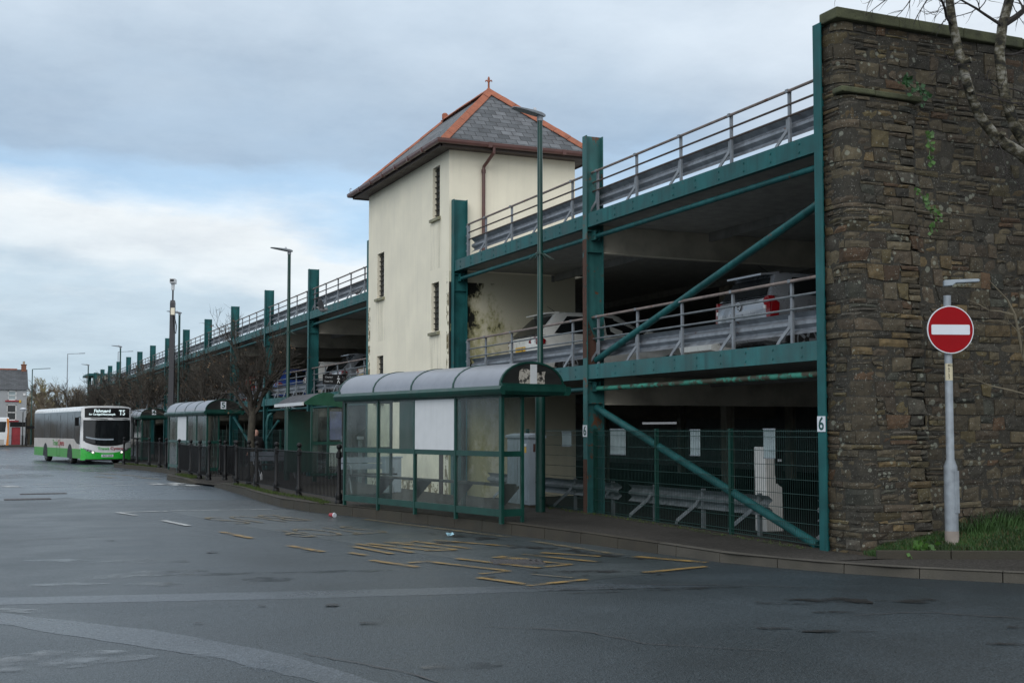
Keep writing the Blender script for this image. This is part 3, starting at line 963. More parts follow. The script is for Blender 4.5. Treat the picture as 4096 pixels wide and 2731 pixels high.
# grass bank in front of the stone wall
EDGE = [(10.5, 12.56), (11.35, 12.15), (12.25, 11.72), (14.1, 10.85), (16, 9.95), (18, 9.05)]


def edge_y(x):
    for (a, b), (c, d) in zip(EDGE, EDGE[1:]):
        if x <= c:
            return b + (d - b) * (x - a) / (c - a)
    return EDGE[-1][1]


def bank(x, y):
    t = max(0, min(1, (y - edge_y(x)) / max(.05, 13.2 - edge_y(x))))
    top = .24 + .30 * max(0, min(1, (x - 10.6) / 3.2))
    q = max(0, min(1, (x - 10.52) / .45)); q = q * q * (3 - 2 * q)
    return .105 + (.095 + (top - .20) * t ** .8 + .02 * math.sin(x * 5) * t) * q


mb = MB(); nx, ny = 40, 8
vs = []
for i in range(nx + 1):
    x = 10.5 + 7.5 * i / nx
    for j in range(ny + 1):
        y = edge_y(x) + (13.35 - edge_y(x)) * j / ny
        vs.append((x, y, bank(x, y)))
mb.add(vs, [(i * (ny + 1) + j, (i + 1) * (ny + 1) + j, (i + 1) * (ny + 1) + j + 1, i * (ny + 1) + j + 1) for i in range(nx) for j in range(ny)])
o = struct(mb.build('grass_bank', M['soil'], None, smooth=True))


def gp(r):
    x = 10.62 + 5.2 * r.random() ** 1.15
    e = edge_y(x)
    return x, e + .03 + (13.02 - e) * r.random()


blades('grass', gp, bank, .02, .085, 19000, M['grass'], 4)
blades('grass', gp, bank, .02, .08, 2600, pmat('dry_grass', (.10, .085, .035), .8, var=.4), 14)
blades('grass', lambda r: (12.2 + 3 * r.random(), 12.6 + .4 * r.random()), bank, .08, .24, 1800, M['grass'], 5)
blades('weed_tufts', lambda r: (lambda t: (6.80 + .10 * math.sin(t * 9) + r.uniform(-.12, .12), 25.3 + 10 * t))(r.random()), lambda x, y: .205, .02, .07, 1600, M['moss'], 6)
blades('weed_tufts', lambda r: (6.72 + r.uniform(-.22, .22), 41.3 + 3.4 * r.random()), lambda x, y: .165, .02, .08, 1100, M['moss'], 7)
blades('weed_tufts', lambda r: (lambda t: (6.35 + .9 * t + r.uniform(-.2, .2), 60.3 - 6.4 * t))(r.random()), lambda x, y: .165, .03, .1, 900, M['moss'], 8)
blades('weed_tufts', lambda r: (10.47 + r.uniform(-.12, .08), 13.8 + 8.4 * r.random()), lambda x, y: GZ(y), .01, .04, 350, M['moss'], 9)

# ================================================================== CAR PARK
X0 = 10.5
BAY = 7.03
TIE = 5.40
CY = [13.61 - .075 + BAY * i for i in range(18)]
Z1, Z2 = 2.97, 5.83          # tops of the edge beams
cp = thing('car_park', 'long two deck car park of teal steel columns and beams with open sides', 'car park', (X0, CY[0], .1))


def hcol(mb, x, y, z0, z1, dep=.36, fl=.17, tf=.018, tw=.012):
    mb.box((x, y - fl / 2, z0), (x + tf, y + fl / 2, z1))
    mb.box((x + dep - tf, y - fl / 2, z0), (x + dep, y + fl / 2, z1))
    mb.box((x + tf, y - tw / 2, z0), (x + dep - tf, y + tw / 2, z1))


for i, y in enumerate(CY):
    mb = MB(); hcol(mb, X0, y, .05, 7.33)
    # stiffener plates and bolted lugs at the two beams belong to the column's steelwork
    for zt in (Z1 - .3, Z2 - .30) if i else ():
        for dz in (-.02, -.42):
            mb.box((X0 + .02, y - .078, zt + dz - .008), (X0 + .34, y - .008, zt + dz + .008))
        if i < 8:
            mb.box((X0 + .13, y - .19, zt - .20), (X0 + .15, y - .01, zt - .02))
            mb.box((X0 + .21, y - .19, zt - .20), (X0 + .23, y - .01, zt - .02))
            mb.cyl((X0 + .11, y - .14, zt - .11), (X0 + .25, y - .14, zt - .11), .02, 8)
    mb.build('column', M['teal_rust'] if i == 1 else M['teal'], cp, world=True)

for i in range(17):
    ya, yb = CY[i] + .09, CY[i + 1] - .012
    for lv, (zt, h) in enumerate(((Z1, .27), (Z2, .26))):
        if i == 2: continue
        mb = MB()
        # channel: web with two flanges, set just behind the column's front flange
        mb.box((X0 + .022, CY[i] + .006, zt - h), (X0 + .034, yb, zt))
        mb.box((X0 + .034, CY[i] + .006, zt - .016), (X0 + .12, yb, zt))
        mb.box((X0 + .034, CY[i] + .006, zt - h), (X0 + .12, yb, zt - h + .016))
        if i < 7:
            for k in range(10):
                yy = CY[i] + .45 + k * .68
                for dz in (.07, h - .07):
                    mb.cyl((X0 + .022, yy, zt - dz), (X0 + .010, yy, zt - dz), .017, 6)
        mb.build('edge_beam', M['teal_rail'] if lv == 0 else M['teal'], cp, world=True)
        # horizontal tie pipe under the beam
        zp = 2.52 if lv == 0 else TIE
        zf = zp
        mb = MB(); mb.cyl((X0 + .18, CY[i] + .05, zp), (X0 + .18, CY[i + 1] - .15, zf), .045, 10)
        mb.build('tie_pipe', M['pipe_peel'] if (lv == 0 and i == 0) else M['teal'], cp, world=True, smooth=True)
# diagonal braces
for a, b, r_ in [((X0 + .18, CY[0] + .1, 4.92), (X0 + .18, CY[1] - .12, 3.06), .060), ((X0 + .18, CY[1] - .12, 2.16), (X0 + .18, CY[0] + .35, .16), .066), ((X0 + .18, CY[6] - .1, 2.3), (X0 + .18, CY[5] + .2, .16), .066)]:
    mb = MB(); mb.cyl(a, b, r_, 14); mb.build('brace', M['teal'], cp, world=True, smooth=True)
# slabs, cross beams and the inside columns
DX = 30.0
for zt, th in ((Z1 - .06, .15), (Z2 - .05, .15)):
    for (ya, yb) in ((13.62, 27.66), (34.42, 134.0)):
        mb = MB(); mb.box((X0 + .125, ya, zt - th), (DX, yb, zt)); mb.build('deck_slab', M['deck'], cp, world=True)
    mb = MB(); mb.box((14.1, 27.661, zt - th), (DX, 34.419, zt)); mb.build('deck_slab', M['deck'], cp, world=True)
    for i, y in enumerate(CY):
        if i == 2:
            yy = y
        mb = MB()
        h = .52
        mb.box((X0 + .38, y - .01, zt - th - h), (DX, y + .01, zt - th - .002)); mb.box((X0 + .38, y - .09, zt - th - h - .02), (DX, y + .09, zt - th - h))
        if i != 3 and i != 2:
            mb.build('cross_beam', M['beam_beige'], cp, world=True)
    for i in range(16):
        for xx in (13.2, 17.6):
            mb = MB(); mb.box((xx, CY[i] + .1, zt - th - .17), (xx + .09, CY[i + 1] - .1, zt - th - .002)); mb.build('purlin', M['soffit'], cp, world=True)
for i, y in enumerate(CY):
    for xx in (18.2, 25.4):
        if i > 9 and xx > 20: continue
        mb = MB(); hcol(mb, xx, y, .08, Z2 - .2, .26, .26); mb.build('inner_column', M['beam_beige'], cp, world=True)
    if i in (0, 1, 4, 5, 7):
        for zb in (.3, 3.1):
            if i == 0: continue
            mb = MB(); mb.cyl((18.3, y - .3, zb + 1.1), (18.3, y - 5.2, zb + 2.2), .07, 8); mb.build('inner_brace', M['beam_beige'], cp, world=True)
# back wall with a few open strips
holes = [(49.2, 53.0, 2.38, 2.70), (49.4, 52.6, 2.02, 2.12)]


def holed(mb, ax, c, u0, u1, z0, z1, holes):
    us = sorted({u0, u1} | {h[0] for h in holes} | {h[1] for h in holes}); zs = sorted({z0, z1} | {h[2] for h in holes} | {h[3] for h in holes})
    for ua, ub in zip(us, us[1:]):
        for za, zb in zip(zs, zs[1:]):
            mu, mz = (ua + ub) / 2, (za + zb) / 2
            if any(h[0] < mu < h[1] and h[2] < mz < h[3] for h in holes): continue
            if ax == 'x': mb.quad((c, ua, za), (c, ub, za), (c, ub, zb), (c, ua, zb))
            else: mb.quad((ua, c, za), (ub, c, za), (ub, c, zb), (ua, c, zb))


mb = MB(); holed(mb, 'x', DX, 13.6, 134, .05, Z2, holes); mb.build('back_wall', M['soffit'], cp, world=True, recalc=False)
mb = MB(); mb.box((X0 + .3, 134.0, .05), (DX, 134.15, Z2)); mb.build('end_wall', M['soffit'], cp, world=True)


bw = thing('added_slot_wall', 'pale wall added behind the open slot at the back of the car park to dim it', 'wall', (38, 55, 0))  # added outside so the slot reads dim instead of bright sky
mb = MB(); mb.box((37.9, 42, 0), (38.2, 72, 3.6)); mb.build('wall', M['house_grey'], bw, world=True)
mb = MB(); mb.box((37.8, 41.9, 3.6), (38.3, 72.1, 3.72)); mb.build('coping', M['kerb_end'], bw, world=True)


# safety rails with crash barriers, one per bay and deck
def wbeam(mb, x, y0, y1, zc, s=1):
    prof = [(0, -.155), (-.078, -.09), (-.078, -.07), (-.005, -.022), (-.005, .022), (-.078, .07), (-.078, .09), (0, .155)]
    back = [(p[0] + .006, p[1]) for p in reversed(prof)]
    pr_ = prof + back
    mb.loft([[(x + s * a, y, zc + b) for a, b in pr_] for y in (y0, y1)])


def safety_rail(i, lv, y0, y1):
    zt = Z1 if lv == 0 else Z2
    top = zt + (.90 if lv == 0 else .80)
    near = i < 6
    mb = MB(); mb.cyl((X0 + .15, y0, top), (X0 + .15, y1, top), .024, 8)
    hand = mb.build('hand_rail', M['rail_rust'], cp, world=True, smooth=True)
    mb = MB(); f = (top - zt)
    for q in (.76, .55):
        mb.cyl((X0 + .17, y0, zt + f * q), (X0 + .17, y1, zt + f * q), .017, 6)
    inv = Matrix.Translation((-X0, -CY[0], -.1))
    o = mb.build('middle_rail', M['rail_dark'] if lv else M['galv_ground'], hand); o.data.transform(inv)
    mb = MB(); wbeam(mb, X0 + .25, y0, y1, zt + .30, -1); o = mb.build('crash_beam', M['galv_beam'], hand); o.data.transform(inv)
    n = 5
    allp = MB()
    for k in range(n):
        y = y0 + .85 + 1.49 * k
        if y > y1 - .05: break
        mb = MB() if near else allp
        mb.box((X0 + .165, y - .025, zt - .02), (X0 + .20, y + .025, top + .01))
        mb.box((X0 + .125, y - .03, top - .02), (X0 + .20, y + .03, top + .028))
        # bent strut that leans from the post to the edge of the beam
        pts = [(X0 + .19, y + .06, zt + .42), (X0 + .19, y + .07, zt + .25), (X0 + .13, y + .22, zt + .07), (X0 + .10, y + .25, zt - .01)]
        for a, b in zip(pts, pts[1:]):
            mb.bar(a, b, .055, .02, (1, 0, 0))
        if near:
            o = mb.build('post', M['galv_dull'], hand); o.data.transform(inv)
    if not near:
        o = allp.build('post_row', M['galv_dull'], hand); o.data.transform(inv); o['kind'] = 'stuff'


for i in range(17):
    if i == 2: continue
    y0, y1 = CY[i] + .02, CY[i + 1] - .02
    if i == 1: y1 = CY[2] - .62
    for lv in (0, 1):
        safety_rail(i, lv, y0, y1)
# end return of the rail beside the tower
for zt, top in ((Z1, Z1 + .9), (Z2, Z2 + .8)):
    mb = MB()
    mb.box((X0 + .13, CY[2] - .66, zt - .02), (X0 + .2, CY[2] - .61, top + .02))
    for q in (.22, .45, .68, .95):
        mb.cyl((X0 + .165, CY[2] - .6, zt + q * (top - zt)), (X0 + .165, CY[2] - .5, zt + q * (top - zt)), .02, 6)
    mb.build('end_post', M['galv_dull'], cp, world=True)
# crash barrier on the ground floor
for i in (0, 1, 3, 4, 5):
    y0, y1 = CY[i] + .1, CY[i + 1] - .3
    segs = [(y0, y0 + 1.0), (y0 + 2.2, y1)] if i == 0 else [(y0, y1)]
    for (a, b) in segs:
        if i == 1: b = CY[2] - .4
        mb = MB(); wbeam(mb, X0 + .75, a, b, .58, -1); g = mb.build('crash_beam', M['galv_ground'], cp, world=True)
        y = a + .3
        while y < b:
            mb = MB()
            mb.box((X0 + .77, y - .03, .09), (X0 + .83, y + .03, .76))
            for p, q in (((X0 + .76, y + .03, .62), (X0 + .7, y + .10, .48)), ((X0 + .7, y + .10, .48), (X0 + .5, y + .38, .2)), ((X0 + .5, y + .38, .2), (X0 + .5, y + .40, .09))):
                mb.bar(p, q, .07, .014, (1, 0, 0))
            o = mb.build('post', M['galv_ground'], g); o.data.transform(Matrix.Translation((-X0, -CY[0], -.1)))
            y += 1.62
# drain pipes on the sixth column
mb = MB()
yy = CY[5] - .25
mb.tube([(X0 + .1, yy, .2), (X0 + .1, yy, 1.3), (X0 + .1, yy, 2.05), (X0 + .14, yy - .06, 2.3), (X0 + .4, yy - .05, 2.5)], .06, 10)
mb.tube([(X0 + .1, yy, 1.35), (X0 + .13, yy - .5, 1.65), (X0 + .3, yy - 1.1, 2.1)], .05, 10)
for z in (1.2, 1.9): mb.cyl((X0 + .1, yy, z), (X0 + .1, yy, z + .08), .075, 10)
mb.tube([(X0 + .1, yy - .1, 3.0), (X0 + .1, yy - .1, 3.35), (X0 + .1, yy - .1, 3.5)], .07, 10)
mb.tube([(X0 + .1, yy + .3, 5.0), (X0 + .1, yy + .3, 4.1), (X0 + .1, yy + .2, 3.8), (X0 + .1, yy - .02, 3.6), (X0 + .1, yy - .1, 3.3)], .06, 10)
mb.build('drain_pipe', M['teal_rail'], cp, world=True, smooth=True)

for q in (((X0 - .003, CY[1] - .084, 3.1), (X0 - .003, CY[1] + .084, 3.1), (X0 - .003, CY[1] + .084, 5.35), (X0 - .003, CY[1] - .084, 5.35)),
          ((X0 - .003, CY[1] - .084, .1), (X0 - .003, CY[1] + .084, .1), (X0 - .003, CY[1] + .084, 1.2), (X0 - .003, CY[1] - .084, 1.2)),
          ((X0 + .019, CY[1] - .0095, 2.98), (X0 + .34, CY[1] - .0095, 2.98), (X0 + .30, CY[1] - .0095, 3.25), (X0 + .019, CY[1] - .0095, 3.9))):
    mb = MB(); mb.quad(*q); mb.build('rust_patch', M['w_rust'], cp, world=True, recalc=False)
# number plates on the columns
for i, lab, w, h, zc in ((0, 'white number 6 plate on the teal column beside the stone wall', .17, .21, 1.83), (1, 'white number 6 plate on the rusty teal column left of the fence', .17, .22, 1.73)):
    y = CY[i]
    t_ = thing('number_plate', lab, 'sign', (X0 - .004, y, zc))
    mb = MB(); mb.box((0, -w / 2, -h / 2), (-.006, w / 2, h / 2)); mb.build('plate', M['sign_white'], t_)
    text_mesh('6', .25, M['teal_text'], 'numeral', t_, axes((-.0075, 0, -.005), (0, -1, 0), (0, 0, 1)), ext=.001, bold=.004)

# ------------------------------------------------------------------ stair block at the far end
fb = thing('stair_block', 'small cream stair block with flat green roof at the far end of the car park', 'building', (X0 + .1, 131.5, .1))
mb = MB(); mb.box((X0 + .5, 128.0, .1), (13.5, 133.4, 7.1)); mb.build('wall', M['cream'], fb, world=True)
mb = MB(); mb.box((X0 - .4, 127.5, 7.12), (13.9, 134.2, 7.32)); mb.build('flat_roof', M['teal'], fb, world=True)

# ================================================================== STAIR TOWER
tw = thing('stair_tower', 'cream rendered stair tower with slate hipped roof and red ridge tiles', 'tower', (12.16, 31, .1))
TX0, TX1, TY0, TY1, TZ = 10.45, 13.87, 27.70, 34.36, 8.60
wins = [(28.36, 28.88, 7.05, 8.33), (32.87, 33.50, 5.50, 6.76), (28.40, 28.95, 4.20, 5.42), (32.9, 33.5, 2.55, 3.84)]
mb = MB(); holed(mb, 'x', TX0, TY0, TY1, .1, TZ, wins)
for (a, b, c, d) in wins:
    e = TX0 + .12
    mb.quad((TX0, a, c), (e, a, c), (e, a, d), (TX0, a, d)); mb.quad((TX0, b, c), (e, b, c), (e, b, d), (TX0, b, d))
    mb.quad((TX0, a, c), (e, a, c), (e, b, c), (TX0, b, c)); mb.quad((TX0, a, d), (e, a, d), (e, b, d), (TX0, b, d))
mb.quad((TX1, TY0, .1), (TX1, TY1, .1), (TX1, TY1, TZ), (TX1, TY0, TZ)); mb.quad((TX0, TY1, .1), (TX1, TY1, .1), (TX1, TY1, TZ), (TX0, TY1, TZ))
mb.quad((TX0, TY0, 5.6), (TX1, TY0, 5.6), (TX1, TY0, TZ), (TX0, TY0, TZ))
mb.quad((TX0, TY0, .1), (TX0 + .0, TY0, 5.6), (TX0, TY0, 5.6))
mb.m = 1
mb.quad((TX0, TY0, .1), (TX1, TY0, .1), (TX1, TY0, 5.6), (TX0, TY0, 5.6))
mb.build('wall', [M['cream'], M['algae']], tw, world=True, recalc=False)
TWI = Matrix.Translation((-12.16, -31, -.1))
for (a, b, c, d) in wins:
    mb = MB(); mb.box((TX0 + .10, a, c), (TX0 + .118, b, d)); w_ = mb.build('window', M['dark'], tw, world=True)
    mb = MB(); n_ = 9
    for k in range(n_):
        z = c + (d - c) * (k + .5) / n_
        mb.bar((TX0 + .072, a + .02, z), (TX0 + .072, b - .02, z), .05, .008, (.5, 0, 1))
    o = mb.build('louvre', M['shelter_dark'], w_); o.data.transform(TWI)
    mb = MB(); mb.prism([(TX0 - .075, a - .07, c - .10), (TX0 + .05, a - .07, c - .10), (TX0 + .05, a - .07, c + .004), (TX0 - .075, a - .07, c - .03)], (0, b - a + .14, 0))
    o = mb.build('sill', pmat('mossy_sill', (.30, .29, .20), .9, var=.3, scale=12, grime=.8), w_); o.data.transform(TWI)
for ya, yb, za, zb_ in ((34.16, 34.355, 2.9, 5.3), (27.71, 27.86, 2.6, 5.6), (27.71, 27.95, .2, 1.4), (28.4, 33.9, .12, .45)):
    mb = MB(); mb.quad((TX0 - .003, ya, za), (TX0 - .003, yb, za), (TX0 - .003, yb, zb_), (TX0 - .003, ya, zb_)); mb.build('peeling_patch', M['w_peel'], tw, world=True, recalc=False)
for ya, yb, za, zb_ in ((28.2, 29.05, 5.75, 6.93), (32.75, 33.6, 4.25, 5.38), (28.25, 29.1, 2.95, 4.08)):
    mb = MB(); mb.quad((TX0 - .0012 - .0004 * (yb - ya < 2), ya, za), (TX0 - .0012 - .0004 * (yb - ya < 2), yb, za), (TX0 - .0012 - .0004 * (yb - ya < 2), yb, zb_), (TX0 - .0012 - .0004 * (yb - ya < 2), ya, zb_)); mb.build('rain_streak', M['w_streak'], tw, world=True, recalc=False)
# brown doorway strip and pale panel at the foot of the tower
mb = MB(); mb.box((TX0 - .03, 28.05, .15), (TX0 - .001, 28.28, 1.75)); mb.build('pipe_casing', M['dark_wood'], tw, world=True)
# roof
EX0, EX1, EY0, EY1 = 10.05, 14.27, 27.24, 34.82
RZ0, RZ1, RX, RY0, RY1 = 8.66, 10.60, 12.16, 29.30, 32.6


def roof_face(mb, pts):
    P = [Vector(p) for p in pts]
    u = (P[1] - P[0]).normalized(); nrm = (P[1] - P[0]).cross(P[-1] - P[0]).normalized(); v = nrm.cross(u)
    mb.uv[len(mb.f)] = [((p - P[0]).dot(u), (p - P[0]).dot(v)) for p in P]
    mb.add(P, [tuple(range(len(P)))])


mb = MB()
roof_face(mb, [(EX0, EY0, RZ0), (EX1, EY0, RZ0), (RX, RY0, RZ1)])
roof_face(mb, [(EX0, EY1, RZ0), (EX0, EY0, RZ0), (RX, RY0, RZ1), (RX, RY1, RZ1)])
roof_face(mb, [(EX1, EY0, RZ0), (EX1, EY1, RZ0), (RX, RY1, RZ1), (RX, RY0, RZ1)])
roof_face(mb, [(EX1, EY1, RZ0), (EX0, EY1, RZ0), (RX, RY1, RZ1)])
roof = mb.build('roof', M['slate'], tw, world=True, recalc=False)
mb = MB(); rr_ = random.Random(3)


def ridge(p, q, w, name_):
    p = Vector(p); q = Vector(q); L_ = (q - p).length; n_ = max(2, int(L_ / .42)); d = (q - p) / n_
    side = d.normalized().cross(Vector((0, 0, 1))).normalized(); up = side.cross(d.normalized())
    for k in range(n_):
        a = p + d * (k + .012); b = p + d * (k + .99); j = rr_.uniform(-.004, .006)
        ring = lambda c: [c + side * w - up * (w * .58) + up * j, c + side * w - up * (w * .45) + up * j, c + up * (.055 + j), c - side * w - up * (w * .45) + up * j, c - side * w - up * (w * .58) + up * j, c - up * .02]
        mb.loft([ring(a), ring(b)])


for c_ in ((EX0, EY0), (EX1, EY0)):
    ridge((c_[0] + .03, c_[1] + .03, RZ0 + .05), (RX, RY0, RZ1 + .04), .13, '')
for c_ in ((EX0, EY1), (EX1, EY1)):
    ridge((c_[0], c_[1], RZ0 + .02), (RX, RY1, RZ1 + .01), .09, '')
ridge((RX, RY0, RZ1 + .05), (RX, RY1, RZ1 + .05), .13, '')
o = mb.build('ridge_tiles', M['terracotta'], roof); o.data.transform(TWI)
# finial like a fleur-de-lis
mb = MB(); fx, fy, fz = RX, RY0 + .02, RZ1 + .04
mb.lathe((fx, fy, fz), [(.10, 0), (.09, .06), (.045, .10), (.04, .34), (.055, .36), (.05, .40), (.04, .42), (.055, .48), (.045, .54), (.012, .60)], 10)
for s_ in (-1, 1):
    mb.tube([(fx, fy, fz + .37), (fx + s_ * .06 * .9, fy - s_ * .06 * .4, fz + .41), (fx + s_ * .11 * .9, fy - s_ * .11 * .4, fz + .44), (fx + s_ * .14 * .9, fy - s_ * .14 * .4, fz + .40), (fx + s_ * .12 * .9, fy - s_ * .12 * .4, fz + .36)], [.03, .03, .028, .024, .012], 8)
mb.v = [(fx + (x - fx) * .62, fy + (y - fy) * .62, fz + (z - fz) * .62) for x, y, z in mb.v]
o = mb.build('finial', M['terracotta'], roof, smooth=True); o.data.transform(TWI)
mb = MB(); mb.lathe((RX, RY1, RZ1 + .06), [(.09, 0), (.09, .12), (.05, .16)], 8); o = mb.build('ridge_end', M['terracotta'], roof); o.data.transform(TWI)
# soffit, gutter, downpipe
mb = MB()
mb.box((EX0 + .04, EY0 + .04, TZ - .03), (EX1 - .04, EY1 - .04, TZ + .02))
mb.box((EX0 + .03, EY0 + .03, TZ - .06), (EX0 + .06, EY1 - .03, TZ + .10)); mb.box((EX0 + .03, EY0 + .03, TZ - .06), (EX1 - .03, EY0 + .06, TZ + .10)); mb.box((EX1 - .06, EY0 + .03, TZ - .06), (EX1 - .03, EY1 - .03, TZ + .10)); mb.box((EX0 + .03, EY1 - .06, TZ - .06), (EX1 - .03, EY1 - .03, TZ + .10))
mb.build('soffit', M['dark_wood'], tw, world=True)
mb = MB(); gz = TZ + .04
gp_ = [(.0, .07), (-.01, -.01), (-.045, -.045), (-.09, -.035), (-.112, .01), (-.112, .07), (-.10, .07), (-.085, .0), (-.05, -.025), (-.02, .0), (-.012, .07)]
cs = [(EX0, EY1, -1, 1), (EX0, EY0, -1, -1), (EX1, EY0, 1, -1), (EX1, EY1, 1, 1)]
rings = [[(x + sx * (-a), y + sy * (-a), gz + b) for a, b in gp_] for x, y, sx, sy in cs]
mb.loft(rings + [rings[0]], cap=False)
for k in range(1, 7):
    y = EY0 + (EY1 - EY0) * k / 7
    mb.box((EX0 - .118, y - .03, gz - .05), (EX0 + .0, y + .03, gz + .075))
for x in (11.3, 13.3):
    mb.box((x - .05, EY0 - .118, gz - .05), (x + .05, EY0, gz + .075))
mb.build('gutter', M['brown'], tw, world=True)
mb = MB()
mb.tube([(11.42, EY0 - .05, gz - .02), (11.42, EY0 - .05, gz - .16), (11.34, TY0 - .06, gz - .42), (11.33, TY0 - .06, gz - .55), (11.33, TY0 - .06, 5.6)], .042, 10)
for z in (8.05, 6.35): mb.cyl((11.33, TY0 - .06, z), (11.33, TY0 - .06, z + .09), .056, 10)
mb.build('downpipe', M['brown'], tw, world=True, smooth=True)
mb = MB()
for (x, y) in ((EX0, EY0), (EX0, EY1)):
    mb.tube([(x + .02, y, RZ0 + .05), (x - .05, y, RZ0 + .12), (x - .05, y, RZ0 + .19), (x - .02, y, RZ0 + .22), (x, y, RZ0 + .19)], .010, 6)
mb.build('hip_iron', M['galv_dull'], tw, world=True)

# ================================================================== STONE WALL
sw = thing('stone_wall', 'tall dark rubble stone wall with mossy coping at the end of the car park', 'wall', (13, 13.3, .1))
WTOP = 7.30
WY = 13.21
WX = 10.60


def wall_pt(u, z, d):
    """unfolds the wall: u<0 runs back along the car park side, u>0 along the street face; the foot leans out"""
    lean = .12 * max(0, 1 - z / 7.4)
    but = (.09 + .20 * max(0, 1 - z / 6.3)) if z < 6.27 else 0.0     # buttress below the ledge
    out = lean + but * (1 if u < 1.15 else max(0, (1.25 - u) / .10) if u < 1.25 else 0)
    if u >= 1.25 and z < 6.27:
        out += .16 * max(0, 1 - z / 5.5) * max(0, 1 - (u - 1.25) / 2.5)
    r_ = .16                                                 # rounded corner
    yc = WY - out
    if u > r_:
        return (WX + r_ + (u - r_), yc - d, z)
    if u < -r_:
        return (WX - d, min(13.525, yc + r_ + (-u - r_)), z)
    t = (u + r_) / (2 * r_) * math.pi / 2
    rr = r_ + d
    return (WX + r_ - rr * math.cos(t), yc + r_ - rr * math.sin(t), z)


PAL = [(.066, .058, .042)] * 7 + [(.044, .043, .037)] * 4 + [(.080, .070, .048)] * 6 + [(.062, .051, .038)] * 4 + [(.096, .074, .040)] * 2 + [(.080, .052, .032), (.075, .066, .038), (.040, .044, .038), (.066, .063, .056), (.092, .078, .042)]
rs = random.Random(11)
mb = MB()


def stone(u0, u1, z0, z1):
    j = .010
    g = .008
    a = [(u0 + g, z0 + g), (u1 - g, z0 + g), (u1 - g, z1 - g), (u0 + g, z1 - g)]
    a = [(u + rs.uniform(-j, j) * 1.5, z + rs.uniform(-j, j)) for u, z in a]
    if z1 - z0 > .13 and rs.random() < .5:
        k = rs.randrange(4); cu, cz = (u0 + u1) / 2, (z0 + z1) / 2
        a[k] = (a[k][0] + (cu - a[k][0]) * .28, a[k][1] + (cz - a[k][1]) * .28)
    d = rs.uniform(.006, .034); tilt = rs.uniform(-.012, .012); tl2 = rs.uniform(-.012, .012)
    nu = max(2, int((u1 - u0) / .11) + 1); nz = max(2, int((z1 - z0) / .10) + 1)
    vs = []; o = len(mb.v)
    for iz in range(nz + 1):
        for iu in range(nu + 1):
            s_, t_ = iu / nu, iz / nz
            pu = (a[0][0] * (1 - s_) + a[1][0] * s_) * (1 - t_) + (a[3][0] * (1 - s_) + a[2][0] * s_) * t_
            pz = (a[0][1] * (1 - s_) + a[1][1] * s_) * (1 - t_) + (a[3][1] * (1 - s_) + a[2][1] * s_) * t_
            edge = iu in (0, nu) or iz in (0, nz)
            dd = d + tilt * (s_ - .5) + tl2 * (t_ - .5) + rs.uniform(-.007, .007) - (.012 if edge else 0)
            vs.append((pu, pz, dd))
    W_ = nu + 1
    idx = lambda iu, iz: iz * W_ + iu
    fs = [(idx(i, k), idx(i + 1, k), idx(i + 1, k + 1), idx(i, k + 1)) for k in range(nz) for i in range(nu)]
    # skirt back into the mortar
    loop = [idx(i, 0) for i in range(nu)] + [idx(nu, k) for k in range(nz)] + [idx(i, nz) for i in range(nu, 0, -1)] + [idx(0, k) for k in range(nz, 0, -1)]
    base = len(vs)
    for q in loop:
        vs.append((vs[q][0], vs[q][1], -.02))
    n_ = len(loop)
    for i in range(n_):
        fs.append((loop[(i + 1) % n_], loop[i], base + i, base + (i + 1) % n_))
    c = rs.choice(PAL); f_ = rs.choice([rs.uniform(.5, .8), rs.uniform(.7, .95), rs.uniform(.95, 1.3)])
    c = (c[0] * f_ * 1.10, c[1] * f_ * 1.03, c[2] * f_ * .93)
    f0 = len(mb.f)
    mb.add([wall_pt(u, z, d_) for u, z, d_ in vs], fs)
    for k in range(f0, len(mb.f)): mb.col[k] = c


z = .02
while z < WTOP - .05:
    h = rs.choice([.07, .09, .12, .15, .18, .21, .24])
    if z < 6.27 < z + h + .05: h = 6.27 - z if 6.27 - z > .06 else 6.27 - z + .1
    h = min(h, WTOP - z)
    u = -.80
    while u < 7.2:
        w = rs.uniform(.16, .52) * (1.0 if h < .2 else .8)
        if u < 0 < u + w and u + w < .18: w += .15
        q = rs.random()
        if h > .13 and q < .48:          # a stack of thin stones beside a tall one
            n_ = 2 if h < .18 else rs.choice([2, 3])
            cuts = sorted(rs.uniform(.25, .75) for _ in range(n_ - 1)) if n_ == 2 else [rs.uniform(.28, .38), rs.uniform(.62, .72)]
            zz = [z] + [z + h * c_ for c_ in cuts] + [z + h]
            for a_, b_ in zip(zz, zz[1:]):
                if w > .3 and rs.random() < .5:
                    m_ = u + w * rs.uniform(.35, .65); stone(u, m_, a_, b_); stone(m_, u + w, a_, b_)
                else: stone(u, u + w, a_, b_)
        else:
            stone(u, u + w, z, z + h)
        u += w
    z += h
mb.build('masonry', M['stone'], sw, world=True, recalc=False)
# mortar bed that shows in the joints
mb = MB(); us = [-.80, -.5, -.25, -.16, -.08, 0, .08, .16, .5, .8, 1.2, 1.28, 2, 3, 4, 5, 6, 7.2]; zs = [0, 1, 2, 3, 4, 5, 6, 6.265, 6.275, 7, WTOP]
vs = [wall_pt(u, z, .002) for z in zs for u in us]; n_ = len(us)
mb.add(vs, [(k * n_ + i, k * n_ + i + 1, (k + 1) * n_ + i + 1, (k + 1) * n_ + i) for k in range(len(zs) - 1) for i in range(n_ - 1)])
for k in range(len(mb.f)): mb.col[k] = (.033, .030, .023)
mb.build('mortar', M['stone'], sw, world=True, recalc=False)
mb = MB(); mb.box((10.85, 13.36, .05), (17.6, 13.50, WTOP)); mb.build('core', M['dark_stone'], sw, world=True)
